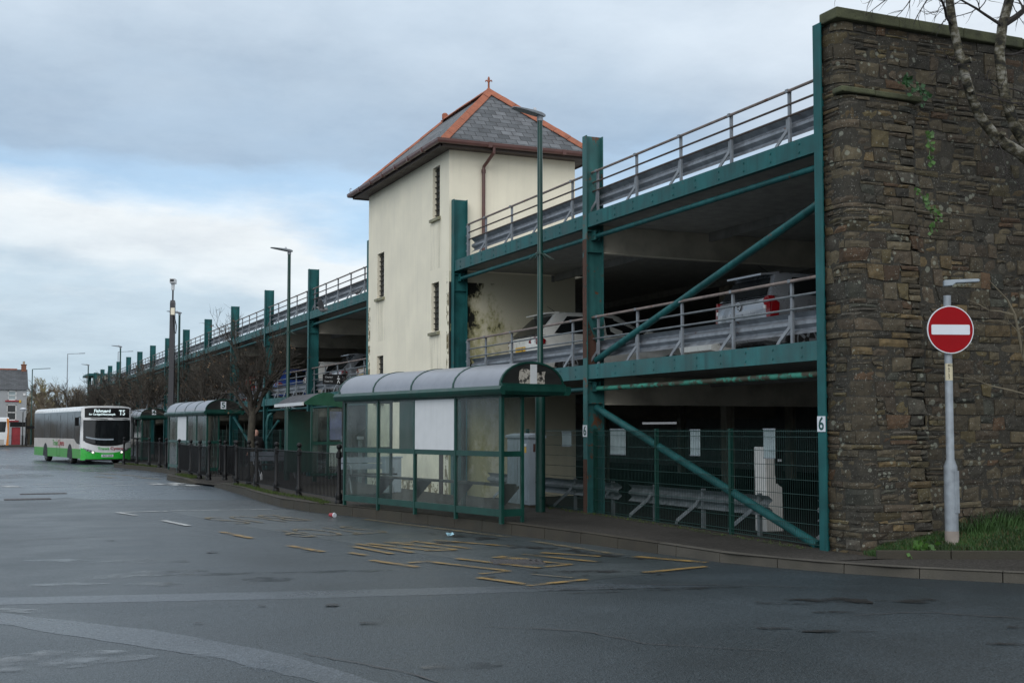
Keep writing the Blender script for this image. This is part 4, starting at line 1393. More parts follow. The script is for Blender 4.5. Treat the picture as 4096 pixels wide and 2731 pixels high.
# coping stones
mb = MB(); x = 10.52
rc = random.Random(5)
while x < 17.6:
    w = rc.uniform(.8, 1.25); j = rc.uniform(-.012, .012)
    mb.box((x, WY - .10 + j, WTOP + j * .5), (x + w - .006, 13.50, WTOP + .15 + j)); x += w
mb.build('coping', M['coping'], sw, world=True, bevel=.018)
mb = MB(); mb.box((10.53, WY - .165, 6.28), (11.1, WY + .05, 6.36)); mb.box((11.105, WY - .16, 6.275), (11.92, WY + .05, 6.355)); mb.build('ledge', M['coping'], sw, world=True, bevel=.02)

# ================================================================== MESH FENCES
def mesh_fence(y0, y1, label, group, x=10.60, gz0=None, gz1=None, h=1.76, cell=.05):
    g0 = GZ(y0) if gz0 is None else gz0; g1 = GZ(y1) if gz1 is None else gz1
    g1 = min(g1, .17); g0 = min(g0, .17)
    t_ = thing('mesh_fence', label, 'fence', (x, (y0 + y1) / 2, g0), 0, group)
    n = max(1, round((y1 - y0) / 2.4)); st = (y1 - y0) / n
    zb = lambda y: g0 + (g1 - g0) * (y - y0) / (y1 - y0) + .05
    mb = MB()
    k = 0; y = y0
    while y < y1:
        mb.box((x - .002, y - .002, zb(y)), (x + .002, y + .002, h)); y += cell
    q = 0
    z = .25
    while z < h:
        mb.box((x - .007, y0, z - .004), (x - .002, y1, z + .004)); z += .2
    mb.bar((x - .004, y0, zb(y0)), (x - .004, y1, zb(y1)), .008, .01)
    mb.box((x - .008, y0, h - .035), (x - .002, y1, h - .025))
    mb.build('mesh_panel', M['wire'], t_, world=True)
    for k in range(n + 1):
        y = y0 + .06 + (y1 - y0 - .12) * k / n
        mb = MB(); mb.box((x + .006, y - .03, zb(y) - .1), (x + .066, y + .03, h + .01)); mb.build('post', M['shelter'], t_, world=True)
    return t_


FG = 'green mesh fences between the car park columns'
mesh_fence(CY[0] + .1, CY[1] - .1, 'dark green mesh fence under the open bay beside the stone wall', FG)
mesh_fence(CY[1] + .1, CY[1] + 3.0, 'short dark green mesh fence behind the tall street lamp and grey cabinet', FG)
for i, lab in ((3, 'green mesh fence behind the small arched green shelter'), (4, 'green mesh fence behind the street lamp and the trunk of the big bare tree'), (5, 'green mesh fence behind the wooden bench by shelter 5'), (6, 'green mesh fence seen through the glass of shelter 5')):
    mesh_fence(CY[i] + .1, CY[i + 1] - .1, lab, FG, cell=.1)

for (ya, yb, za, zb_, lab, m) in ((19.28, 19.84, 1.30, 1.77, 'wide grey notice board fixed to the mesh fence right of the rusty column', 'grey_board'), (16.82, 17.10, 1.33, 1.76, 'narrow grey notice board near the middle of the mesh fence', 'grey_board'),
                                  (14.80, 15.08, 1.33, 1.77, 'narrow grey notice board above the white charging post', 'grey_board'), (21.45, 21.85, 1.42, 1.72, 'grey notice board with white slips on the short fence by the street lamp', 'grey_board')):
    t_ = thing('notice_board', lab, 'notice board', (10.64, ya, za), 0, 'notice boards on the mesh fence')
    mb = MB(); mb.box((0, 0, 0), (.016, yb - ya, zb_ - za)); mb.build('panel', M[m], t_, bevel=.004)
    mb = MB()
    mb.box((-.012, 0, zb_ - za - .02), (0, yb - ya, zb_ - za)); mb.box((-.012, 0, 0), (0, yb - ya, .02)); mb.build('frame', M['galv'], t_)

# grey bollard lights behind the far fence
for i, (x, y, lab) in enumerate(((10.9, 38.6, 'slim grey post with pale cap behind the fence left of the street lamp'), (10.9, 36.6, 'slim grey post with pale cap behind the fence right of the street lamp'))):
    t_ = thing('marker_post', lab, 'post', (x, y, .1), 0, 'grey posts behind the fence')
    mb = MB(); mb.box((-.05, -.05, 0), (.05, .05, 1.36)); mb.build('post', M['grey_board'], t_)
    mb = MB(); mb.box((-.08, -.1, 1.36), (.08, .1, 1.45)); mb.build('cap', M['sign_white'], t_)

# white charging post in the car park
t_ = thing('charging_post', 'white charging post with a black screen panel behind the mesh fence', 'charging post', (11.86, 16.75, .09))
mb = MB(); mb.prism([(0, 0, 0), (.47, 0, 0), (.45, 0, .72), (.36, 0, .75), (.29, 0, .82), (.25, 0, .93), (.235, 0, 1.38), (-.01, 0, 1.38), (-.01, 0, 1.1), (.0, 0, .8)], (0, .32, 0))
mb.build('body', M['white'], t_, bevel=.012)
mb = MB(); mb.box((.262, -.01, .78), (.46, .30, 1.33)); mb.build('screen_panel', M['black'], t_, bevel=.01)
mb = MB(); mb.box((.31, -.016, 1.14), (.38, -.012, 1.18)); mb.box((.39, -.016, 1.14), (.42, -.012, 1.18)); mb.build('display', M['sign_white'], t_)

t_.scale = (.72, 1, 1)

# ================================================================== GREY CABINETS
t_ = thing('utility_cabinet', 'large pale grey steel cabinet standing beside the street lamp', 'cabinet', (10.15, 22.35, .19))
mb = MB(); mb.box((0, 0, .06), (.34, 1.1, 1.40)); mb.build('body', M['cabinet'], t_, bevel=.01)
mb = MB(); mb.box((.02, .02, -.02), (.32, 1.08, .06)); mb.build('plinth', M['dark_stone'], t_)
mb = MB(); mb.prism([(-.03, -.03, 1.40), (.37, -.03, 1.40), (.37, -.03, 1.44), (.17, -.03, 1.49), (-.03, -.03, 1.45)], (0, 1.16, 0)); mb.build('lid', M['cabinet'], t_)
mb = MB(); mb.box((-.012, .05, .14), (-.001, .54, 1.34)); mb.build('door', M['cabinet'], t_)
mb = MB(); mb.box((-.012, .56, .14), (-.001, 1.05, 1.34)); mb.build('door', M['cabinet'], t_)
mb = MB(); mb.box((-.016, .10, 1.10), (-.0125, .19, 1.22)); mb.build('warning_label', M['yellow_plate'], t_)
mb = MB(); mb.box((-.016, .10, 1.23), (-.0125, .22, 1.28)); mb.build('label', M['sign_white'], t_)
mb = MB(); mb.box((.09, -.006, 1.12), (.15, -.001, 1.28)); mb.build('lock_plate', M['brown'], t_)
t_ = thing('utility_cabinet', 'small grey cabinet seen through the shelter glass beside the bench', 'cabinet', (9.35, 29.2, .19))
mb = MB(); mb.box((0, 0, 0), (.42, .3, .86)); mb.build('body', M['cabinet'], t_, bevel=.02)
mb = MB(); mb.box((-.02, -.02, .86), (.44, .32, .90)); mb.build('lid', M['cabinet'], t_)

# ================================================================== STREET LAMPS
def lamp(loc, h, label, group, rz=0.0, arm=.62, spikes=True, mat='lampgreen', parts=True, base=True):
    t_ = thing('street_lamp', label, 'street lamp', loc, rz, group)
    mb = MB()
    if base:
        mb.lathe((0, 0, 0), [(.095, 0), (.095, 2.35), (.088, 2.42), (.058, 2.50), (.05, h)], 14)
    else:
        mb.lathe((0, 0, 0), [(.09, 0), (.07, 3), (.045, h)], 10)
    mb.build('pole', M[mat], t_, smooth=True)
    if arm < .8:
        mb = MB()
        # flat LED lantern reaching out over the road
        st = [(.10, .05, .05, .0), (.02, .085, .075, .01), (-.2, .11, .06, .035), (-arm + .1, .10, .03, .06), (-arm, .06, .016, .065)]
        rings = []
        for x, w, t, dz in st:
            zc = h + .06 + dz
            rings.append([(x, -w, zc - t * .5), (x, w, zc - t * .5), (x, w, zc + t * .2), (x, w * .5, zc + t * .6), (x, -w * .5, zc + t * .6), (x, -w, zc + t * .2)])
        mb.loft(rings); mb.build('lantern', M['galv_dull'], t_, smooth=True)
        mb = MB(); mb.cyl((0, 0, h - .06), (0, 0, h + .06), .06, 10); mb.build('socket', M['galv_dull'], t_)
        mb = MB(); mb.lathe((-.12, 0, h + .13), [(.035, 0), (.035, .03), (.02, .055)], 8); mb.build('sensor', M['chrome'], t_)
    else:
        mb = MB(); mb.tube([(0, 0, h - .02), (-.1, 0, h), (-arm, 0, h + .08)], .03, 8); mb.build('arm', M[mat], t_)
        mb = MB(); mb.bar((-arm + .05, 0, h + .08), (-arm - .6, 0, h + .12), .2, .07); mb.build('lantern', M['galv_dull'], t_)
    if spikes:
        for z in (2.45, 4.9):
            mb = MB(); r_ = random.Random(int(z * 10))
            mb.cyl((0, 0, z), (0, 0, z + .04), .085, 10)
            for k in range(14):
                a = 6.283 * k / 14; l = .17 + r_.uniform(-.03, .04)
                mb.tube([(.075 * math.cos(a), .075 * math.sin(a), z + .02), ((.075 + l) * math.cos(a + .1), (.075 + l) * math.sin(a + .1), z - .10)], [.009, .003], 4)
            mb.build('spike_collar', M['lampgreen'] if z > 3 else M['galv'], t_)
    return t_


LG = 'green street lamps along the car park'
L1 = lamp((9.85, 21.17, .2), 7.55, 'tall green street lamp with flat grey lantern, nearest, beside the grey cabinet', LG)
L1.rotation_euler = (0, 0, .15)
copy_thing(L1, (9.05, 38.4, .17), .15, 'green street lamp with spiked collar just left of the stair tower', LG).scale = (1, 1, .955)
copy_thing(L1, (9.0, 61.0, .16), .15, 'green street lamp right behind the camera pole', LG).scale = (1, 1, .955)
copy_thing(L1, (9.0, 87.5, .16), .15, 'green street lamp beyond the camera pole, second from the far end of the car park', LG).scale = (1, 1, .955)
copy_thing(L1, (9.0, 113.6, .16), .15, 'green street lamp farthest away, at the far end of the car park columns', LG).scale = (1, 1, .955)
lamp((5.45, 140, 0), 8.2, 'green street lamp with a long arm to the right beside the grey house', 'street lamps beyond the bus', rz=math.pi, arm=1.2, spikes=False)
lamp((9.6, 150, 0), 10.5, 'slender grey street lamp with long arm behind the bus', 'street lamps beyond the bus', rz=math.pi, arm=1.3, spikes=False, mat='galv', base=False)
lamp((17.2, 170, 0), 12.1, 'slender grey street lamp behind the far columns of the car park', 'street lamps beyond the bus', rz=math.pi, arm=1.3, spikes=False, mat='galv', base=False)

# ================================================================== CAMERA POLE
t_ = thing('camera_pole', 'dark steel pole carrying a white security camera above the car park rails', 'camera pole', (8.5, 59.8, .16), R(-20))
mb = MB(); mb.loft([[(a * w, b * w, z) for a, b in ((-1, -1), (1, -1), (1, 1), (-1, 1))] for z, w in ((0, .125), (4.0, .12), (7.62, .11), (7.75, .09))]); mb.build('pole', M['slate_paint'], t_)
mb = MB(); mb.cyl((0, 0, 7.7), (0, 0, 8.25), .04, 8); mb.build('neck', M['slate_paint'], t_)
mb = MB(); mb.lathe((0, 0, 8.22), [(.06, 0), (.08, .05), (.085, .28), (.11, .32), (.11, .38)], 10); mb.build('motor', M['white_board'], t_)
mb = MB(); mb.box((-.12, -.24, 8.56), (.12, .28, 8.78)); mb.build('housing', M['white_board'], t_, bevel=.02)
mb = MB(); mb.box((-.09, -.255, 8.62), (.09, -.242, 8.74)); mb.build('lens_window', M['glass_dark'], t_)
mb = MB(); mb.box((-.06, -.15, 7.05), (.12, -.115, 7.38)); mb.build('junction_box', M['cream'], t_)
mb = MB(); mb.tube([(.05, -.13, 7.05), (.08, -.15, 6.6), (.13, -.15, 6.2), (.19, -.14, 6.15), (.22, -.13, 6.5), (.11, -.13, 7.0)], .02, 6); mb.build('cable', M['black'], t_)

# ================================================================== NO ENTRY SIGN
t_ = thing('no_entry_sign', 'red no entry disc with a white bar on a galvanised post before the stone wall', 'road sign', (11.67, 12.4, .27))
mb = MB(); mb.lathe((0, 0, -.1), [(.086, 0), (.086, 1.04), (.086, 1.10), (.052, 1.20), (.048, 3.34)], 18); mb.build('post', M['galv'], t_, smooth=True)
mb = MB(); mb.lathe((0, 0, 0), [(.089, -.1), (.089, .17)], 18); mb.build('painted_foot', pmat('pale_foot', (.30, .26, .23), .9, var=.2), t_, smooth=True)
mb = MB(); mb.bar((.02, -.087, .40), (.02, -.087, .95), .075, .012, (0, -1, 0)); mb.build('access_door', M['galv'], t_, bevel=.004)
FWD = Vector((-.33, -.944, 0)); RT = Vector((.944, -.33, 0))
sc = Vector((0, 0, 2.785)) + FWD * .085


def disc(r, t0, t1, mat, nm, h=None):
    mb = MB(); n = 64
    if h is None: pts = [(r * math.cos(6.2832 * k / n), r * math.sin(6.2832 * k / n)) for k in range(n)]
    else:
        pts = []
        for sx, sz in ((1, -1), (1, 1), (-1, 1), (-1, -1)):
            for k in range(5):
                a = {(1, -1): -90, (1, 1): 0, (-1, 1): 90, (-1, -1): 180}[(sx, sz)] + 22.5 * k
                pts.append((sx * (r - .015) + .015 * math.cos(R(a)), sz * (h - .015) + .015 * math.sin(R(a))))
    mb.prism([sc + RT * a + Vector((0, 0, b)) + FWD * t0 for a, b in pts], FWD * (t1 - t0))
    return mb.build(nm, mat, t_)


disc(.313, -.012, 0, M['sign_white'], 'border'); disc(.300, .0, .0025, M['red'], 'disc'); disc(.258, .0035, .006, M['sign_white'], 'bar', .065)
mb = MB()
for z in (2.6, 2.97):
    mb.cyl((0, 0, z - .02), (0, 0, z + .02), .056, 14); mb.bar(Vector((0, 0, z)), Vector((0, 0, z)) + FWD * .075, .06, .03)
mb.build('clamp', M['galv_dull'], t_)
mb = MB(); a0 = Vector((-.06, .0, 3.36)); dirh = (RT * .96 + FWD * .28).normalized(); ph = dirh.cross(Vector((0, 0, 1)))
rings = []
for d_, w, lo, hi in ((0, .05, -.03, .04), (.015, .06, -.035, .045), (.11, .06, -.03, .046), (.15, .06, .0, .046), (.43, .06, .0, .04), (.45, .04, .008, .032)):
    c_ = a0 + dirh * d_ + Vector((0, 0, .03 + d_ * .03))
    rings.append([c_ + ph * w + Vector((0, 0, lo)), c_ - ph * w + Vector((0, 0, lo)), c_ - ph * w + Vector((0, 0, hi)), c_ + ph * w + Vector((0, 0, hi))])
mb.loft(rings); mb.build('lamp_hood', M['cabinet'], t_, bevel=.008)
mb = MB(); pl = Vector((0, 0, 2.235)) + FWD * .0
n_ = 8
arc = [(FWD * math.cos(t) + RT * math.sin(t)) * .0525 for t in [(-1.3 + 2.6 * k / n_) for k in range(n_ + 1)]]
mb.loft([[pl + p + Vector((0, 0, z)) for p in arc] for z in (-.11, .11)], closed=False, cap=False)
mb.build('number_label', pmat('aged_label', (.60, .54, .38), .5, var=.06), t_)
for k, ch in enumerate(('401', '6', '7', '5', '7')):
    text_mesh(ch, .048, M['black'], 'numeral', t_, axes(pl + FWD * .0545 + RT * (0 if k == 0 else -.018) + Vector((0, 0, .085 - .042 * k)), RT, (0, 0, 1)), ext=.0006)

# ================================================================== BUS SHELTERS
def shelter(loc, rz, label, number=None, torn=False, L_=5.76, D=1.10, group='arched bus shelters'):
    """local x runs from the near end to the far end, y from the road side to the back"""
    t_ = thing('bus_shelter', label, 'bus shelter', loc, rz, group)
    G = M['shelter']; HG = 2.16; n = 4; b = L_ / n

    def P(name, fn, mat=G, par=t_, **k):
        mb = MB(); fn(mb); return mb.build(name, mat, par, **k)
    for k in range(n + 1):
        x = b * k; w = .05 if k else .075
        P('post', lambda m: m.box((x - w / 2, -.03, -.02), (x + w / 2, .03, HG)))
    P('post', lambda m: m.box((-.02, .40, -.02), (.03, .45, HG)))
    P('post', lambda m: m.box((L_ - .03, D - .05, -.02), (L_ + .02, D, HG)))
    P('post', lambda m: m.box((b * 2 - .04, D - .06, -.02), (b * 2 + .04, D, HG)))
    for z0, z1, nm in ((.10, .22, 'bottom_rail'), (1.10, 1.19, 'middle_rail'), (HG - .06, HG, 'top_rail')):
        P(nm, lambda m: (m.box((.0, -.022, z0), (L_, .022, z1)), m.box((-.012, .03, z0), (.018, .41, z1)), m.box((L_ - .018, .03, z0), (L_ + .012, D - .04, z1))))
    # panes
    for k in range(n):
        for z0, z1, nm in ((.22, 1.10, 'lower_pane'), (1.19, HG - .06, 'upper_pane')):
            bk = 1 if torn else 2
            if k == bk and z0 > 1:
                P('white_board', lambda m: m.box((b * k + .03, -.026, z0 - .0), (b * (k + 1) - .03, -.012, z1)), M['white_board'])
                continue
            P(nm, lambda m: m.box((b * k + .026, -.004, z0), (b * (k + 1) - .026, .004, z1)), M['pane'])
    for z0, z1 in ((.22, 1.10), (1.19, HG - .06)):
        P('end_pane', lambda m: m.box((-.002, .03, z0), (.006, .405, z1)), M['pane'])
        P('end_pane', lambda m: m.box((L_ - .006, .03, z0), (L_ + .002, D - .055, z1)), M['pane'])
    k = 2 if torn else 1
    P('notice_case', lambda m: m.box((b * k + .03, .006, 1.19), (b * k + .62, .05, HG - .06)))
    # perch seat
    P('perch_seat', lambda m: m.box((.05, .10, .60), (L_ - .1, .34, .635)), M['shelter_dark'])
    for k in range(1, n):
        P('seat_bracket', lambda m: m.prism([(b * k - .02, .03, .60), (b * k - .02, .34, .60), (b * k - .02, .34, .57), (b * k - .02, .03, .26)], (.04, 0, 0)), M['shelter_dark'])
    P('seat_bracket', lambda m: m.prism([(.03, .03, .60), (.03, .38, .60), (.03, .38, .56), (.03, .06, .26)], (.04, 0, 0)), M['shelter_dark'])
    # barrel roof
    ya, yb, hz, rise = -.10, 1.22, HG + .10, .44
    nseg = 14

    def arc(off=0):
        out = []
        hw = (yb - ya) / 2; yc = (ya + yb) / 2
        for i in range(nseg + 1):
            t = math.pi * i / nseg
            out.append((yc - (hw + off) * math.cos(t), hz + (rise + off) * math.sin(t) ** .9))
        return out
    A = arc(); B_ = arc(-.012)
    P('roof_sheet', lambda m: m.loft([[(x, y, z) for y, z in A + B_[::-1]] for x in (-.10, L_ + .10)]), M['pane_roof'], smooth=True)
    A2 = arc(.012); B2 = arc(-.02)
    for k in range(n + 1):
        x = -.12 + (L_ + .20) * k / n
        P('roof_rib', lambda m: m.loft([[(xx, y, z) for y, z in A2 + B2[::-1]] for xx in (x, x + .045)]))
    for x in (-.105, L_ + .06):
        P('end_board', lambda m: m.prism([(x, y, z) for y, z in arc(-.022)], (.012, 0, 0)), M['shelter_dark'])
    # gutters, half round, front and back, joined by end beams
    for y in (ya, yb):
        s_ = -1 if y == ya else 1
        P('gutter', lambda m: m.loft([[(x, y + s_ * a, hz + c) for a, c in ((-.02, .035), (.05, .02), (.085, -.03), (.07, -.09), (.03, -.125), (-.03, -.12))] for x in (-.22, L_ + .2)]), smooth=True)
    for x in (-.12, L_ + .08):
        P('end_beam', lambda m: m.loft([[(x - .07, y, hz + .03), (x + .04, y, hz + .03), (x + .04, y, hz - .12), (x - .03, y, hz - .12), (x - .075, y, hz - .06)] for y in (ya + .0, yb + .10)]))
        P('end_trim', lambda m: m.box((x - .05, ya, hz + .032), (x + .05, yb, hz + .07)))
    yc = (ya + yb) / 2
    if number:
        P('number_board', lambda m: m.box((-.116, yc - .10, hz + .09), (-.106, yc + .10, hz + .36)), M['sign_white'])
        text_mesh(number, .29, M['teal_text'], 'numeral', t_, M_end(yc, hz + .22), ext=.001, bold=.006)
    if torn:
        r_ = random.Random(9)
        pts = []
        for y, z in ((-.26, .07), (-.1, .05), (.05, .06), (.2, .07), (.27, .08), (.26, .2), (.27, .29), (.1, .27), (-.05, .31), (-.18, .33), (-.27, .28), (-.28, .15)):
            pts.append((-.108, yc + y + r_.uniform(-.015, .015), hz + z + r_.uniform(-.012, .012)))
        P('torn_poster', lambda m: m.prism(pts, (-.004, 0, 0)), worn('torn_paper', (.42, .39, .34), .43, .5, .8, 9))
        P('paper_strip', lambda m: m.box((-.118, yc - .05, hz + .07), (-.113, yc + .09, hz + .40)), M['white_board'])
    return t_


# the near-end wall faces local -x: text there runs along local +y with its front towards -x
def M_end(y, z):
    m = Matrix(((0, 0, -1, -.1175), (1, 0, 0, y), (0, 1, 0, z), (0, 0, 0, 1)))
    return m


def sh_rot(a, b):
    return math.atan2(b[1] - a[1], b[0] - a[0])


# local x -> along, local y -> to the right-hand side (building), so mirror through a negative y scale
def place_shelter(near, far, z, **k):
    rz = sh_rot(near, far)
    t_ = shelter((near[0], near[1], z), rz, **k)
    t_.scale = (1, -1, 1)
    return t_


place_shelter((8.10, 18.95), (7.0, 24.62), .2, label='nearest green bus shelter with barrel roof, white board and torn poster on its end', torn=True)
place_shelter((7.72, 45.3), (7.15, 51.5), .16, label='green bus shelter with number 5 on its arched end', number='5')
place_shelter((7.75, 64.5), (7.6, 70.3), .16, label='green bus shelter with number 4 on its arched end, right of the bus', number='4')

# small arched shelter in the gap
t_ = thing('bus_shelter', 'small green shelter with a shallow arched end board and posters, left of the nearest shelter', 'bus shelter', (8.27, 33.0, .2), 0, 'arched bus shelters')
arcp = [(-.05 + 1.25 * k / 12, 2.30 + .28 * math.sin(math.pi * k / 12)) for k in range(13)]
mb = MB(); mb.prism([(x, 0, z) for x, z in arcp] + [(1.20, 0, 2.12), (.85, 0, 2.2), (.0, 0, 2.24)], (0, .05, 0)); mb.build('end_board', pmat('bright_green', (.006, .066, .036), .4), t_)
mb = MB(); mb.loft([[(x, y, z) for x, z in arcp] + [(x, y, z - .03) for x, z in reversed(arcp)] for y in (.05, 3.4)]); mb.build('roof', M['slate_paint'], t_)
mb = MB(); mb.box((-.10, .0, 2.22), (-.05, 3.4, 2.31)); mb.build('fascia', M['white_board'], t_)
for y in (.0, 3.3):
    mb = MB(); mb.box((1.08, y, 0), (1.2, y + .12, 2.2)); mb.build('post', M['shelter'], t_)
for x in (.16, .62): 
    mb = MB(); mb.box((x, .03, .3), (x + .045, .07, 2.2)); mb.build('post', M['shelter'], t_)
mb = MB(); mb.box((.2, .035, 1.15), (1.08, .065, 1.22)); mb.box((.2, .035, .3), (1.08, .065, .36)); mb.build('rail', M['shelter'], t_)
for x0, x1, z0, z1, m in ((.22, .60, 1.24, 2.14, 'pane'), (.68, 1.06, 1.24, 2.14, 'pane'), (.22, .60, .38, 1.13, 'pane'), (.68, 1.06, .38, 1.13, 'pane')):
    mb = MB(); mb.box((x0, .045, z0), (x1, .052, z1)); mb.build('pane', M[m], t_)
mb = MB(); mb.box((.70, .058, 1.28), (1.04, .064, 2.06)); mb.build('poster', M['poster'], t_)
mb = MB(); mb.box((.70, .058, .55), (1.04, .064, 1.12)); mb.build('poster', M['white_board'], t_)
mb = MB(); mb.box((.2, 2.9, .3), (1.1, 2.95, 2.1)); mb.build('back_panel', M['shelter'], t_)

# ================================================================== BLACK RAILINGS
RG = 'black railings along the bus bays'


def railing(pts, label, z=.2, h=1.05, gap=.10):
    t_ = thing('railing', label, 'railing', (pts[0][0], pts[0][1], z), 0, RG)
    P_ = [Vector((x, y, z)) for x, y in pts]
    mb = MB()
    for a, b in zip(P_, P_[1:]):
        d = b - a; L_ = d.length; n = max(1, int(L_ / gap))
        for zz in (.12, h): mb.bar(a + Vector((0, 0, zz)), b + Vector((0, 0, zz)), .04, .014)
        for k in range(1, n):
            c = a + d * k / n
            mb.bar(c + Vector((0, 0, .12)), c + Vector((0, 0, h)), .014, .014, (1, 0, 0))
    mb.build('panel', M['black'], t_, world=True)
    for p in P_:
        mb = MB(); mb.lathe(p, [(.085, -.01), (.085, .06), (.07, .08), (.08, .16), (.075, .2), (.045, .24), (.042, h - .10), (.06, h - .08), (.06, h + .02), (.035, h + .05), (.03, h + .09)], 10)
        po = mb.build('post', M['black'], t_, world=True, smooth=True)
        mb = MB(); r_ = .062; mb.lathe(p + Vector((0, 0, h + .14)), [(r_ * math.sin(t), -r_ * math.cos(t)) for t in [.35 + 2.7 * k / 7 for k in range(8)]], 10)
        o = mb.build('ball_finial', M['black'], po, smooth='all'); o.data.transform(Matrix.Translation(-t_.location))
    return t_


railing([(7.06, 25.25), (6.94, 28.25), (7.0, 30.86), (6.95, 33.0), (6.86, 35.3), (7.25, 35.5)], 'long black railing with ball topped posts beside the nearest shelter')
railing([(7.0, 47.0), (6.95, 44.0), (6.82, 41.3), (6.86, 39.8), (7.35, 39.7), (7.95, 41.2), (8.0, 44.2)], 'black railing with ball topped posts folded round the end of the island by shelter 5', z=.16)
railing([(6.3, 59.0), (6.72, 57.6), (7.0, 55.6), (7.2, 53.8), (7.3, 52.6)], 'black railing with ball topped posts in front of shelter 4 and the bus', z=.16)
railing([(-9, 138), (-6, 137.5), (-3, 137), (0, 136.5), (2.6, 136), (4.9, 136)], 'low black railing far off in front of the grey house', z=.12)
struct(sheet('pavement', [(-30, 135.2), (6, 135.2), (5.6, 146), (-30, 146)], .12, M['pave']))
mb = MB(); mb.box((-30, 135.05, 0), (6, 135.2, .13)); struct(mb.build('kerb', M['kerb'], None))

# ================================================================== FINGERPOST
def fingerpost(loc, h, arms, label, text=True):
    t_ = thing('fingerpost', label, 'signpost', loc)
    mb = MB(); mb.lathe((0, 0, 0), [(.09, 0), (.09, .8), (.055, .9), (.05, h - .55), (.075, h - .52), (.06, h - .46), (.06, h - .36), (.11, h - .30), (.05, h - .22), (.045, h - .18), (.085, h - .12), (.03, h - .06), (.012, h + .05)], 12)
    mb.build('post', M['black'], t_, smooth=True)
    for (dx, dy, L_, zz, hh) in arms:
        d = Vector((dx, dy, 0)).normalized()
        mb = MB(); mb.bar(d * .06 + Vector((0, 0, zz)), d * (.06 + L_) + Vector((0, 0, zz)), .03, hh)
        a = mb.build('arm', M['black'], t_)
        if text:
            fr = Vector((0, -1, 0)); xa = Vector((1, 0, 0))
            for s_, dz in (('County Hall', .055), ('Town Centre', -.055)):
                text_mesh(s_, .058, M['white_board'], 'lettering', t_, axes(d * (.06 + L_ * .62) + Vector((0, -.017, zz + dz)), xa, (0, 0, 1)), ext=.001)
            mb = MB()     # walking figure
            c = d * .17 + Vector((0, -.018, zz))
            mb.lathe(c + Vector((0, 0, .075)), [(.001, -.018), (.018, 0), (.001, .018)], 8)
            for p, q in (((0, .05), (0, -.02)), ((0, -.02), (-.03, -.1)), ((0, -.02), (.03, -.1)), ((0, .045), (-.035, -.0)), ((0, .045), (.035, .0))):
                mb.bar(c + Vector((p[0], 0, p[1])), c + Vector((q[0], 0, q[1])), .016, .004, (0, 1, 0))
            mb.build('walking_figure', M['white_board'], t_)
    return t_


fingerpost((8.80, 31.0, .19), 3.12, [(-1, .05, .52, 2.87, .26)], 'black fingerpost with finial and one arm above the nearest shelter')
fingerpost((4.9, 139.2, .12), 3.0, [(-1, 0, 1.5, 2.2, .5), (1, 0, 1.0, 1.9, .3)], 'black signpost with two plain arms beside the grey house', text=False)
# lantern by the house
t_ = thing('lantern_post', 'short lamp post with a pale lantern bowl before the grey house', 'street lamp', (4.55, 138, .12))
mb = MB(); mb.lathe((0, 0, 0), [(.10, 0), (.08, 1.0), (.05, 1.1), (.045, 3.5)], 10); mb.build('post', M['shelter_dark'], t_)
mb = MB(); mb.lathe((0, 0, 3.5), [(.08, 0), (.30, .28), (.36, .30), (.2, .40), (.03, .45)], 12); mb.build('lantern', M['sign_white'], t_)

# ================================================================== BENCHES
def bench(loc, rz, label, L_=1.3):
    t_ = thing('bench', label, 'bench', loc, rz, 'metal benches at the bus stops')
    for z, y0, y1, nm in ((.45, -.22, -.08, 'seat_slat'), (.45, -.06, .08, 'seat_slat'), (.45, .10, .22, 'seat_slat')):
        mb = MB(); mb.box((0, y0, z), (L_, y1, z + .035)); mb.build(nm, M['shelter_dark'], t_)
    for z in (.58, .74):
        mb = MB(); mb.bar((0, .26 + (z - .58) * .3, z + .07), (L_, .26 + (z - .58) * .3, z + .07), .03, .14); mb.build('back_slat', M['wood'], t_)
    for x in (.12, L_ - .12):
        mb = MB(); mb.tube([(x, -.25, 0), (x, -.16, .25), (x, .0, .44), (x, .2, .44), (x, .27, .66), (x, .31, .88)], .022, 8)
        mb.tube([(x, .22, 0), (x, .12, .2), (x, -.05, .36)], .022, 8)
        mb.tube([(x, -.2, .46), (x, -.24, .62), (x, -.05, .70), (x, .22, .66)], .02, 8)
        mb.build('leg_frame', M['galv_dull'], t_, smooth=True)
    return t_


bench((8.35, 29.4, .19), 0, 'metal bench with grey back slats seen through the nearest shelter')
bench((8.25, 39.6, .16), .3, 'dark bench between the railings beyond the nearest shelter', 1.5)

# ================================================================== LITTER
t_ = thing('paper_cup', 'white and red paper cup lying in the gutter under the kerb', 'cup', (6.58, 24.0, .052), R(25))
mb = MB(); mb.cyl((0, .075, 0), (0, -.06, 0), .036, 16, .047); mb.build('cup', M['red_dull'], t_, smooth=True)
mb = MB(); mb.cyl((0, -.058, 0), (0, -.075, 0), .051, 16, .046); mb.build('lid', M['sign_white'], t_, smooth=True)
mb = MB(); r_ = random.Random(4)
for k in range(5):
    a = r_.uniform(0, 6.28); c = Vector((7.13 + r_.uniform(-.03, .03), 18.85 + r_.uniform(-.03, .03), .02))
    mb.add([c, c + Vector((math.cos(a) * .07, math.sin(a) * .07, .03)), c + Vector((math.cos(a + .8) * .05, math.sin(a + .8) * .05, .06)), c + Vector((0, 0, .05))], [(0, 1, 2, 3)])
tag(mb.build('wrapper', M['bluejunk'], None), 'crumpled pale blue wrapper on the road at the kerb', 'litter')
t_ = thing('plastic_bottle', 'small clear bottle standing under the far bench', 'bottle', (8.35, 38.9, .17))
mb = MB(); mb.lathe((0, 0, 0), [(.04, 0), (.042, .16), (.02, .21), (.02, .22)], 10); mb.build('bottle', M['lens_clear'], t_, smooth=True)
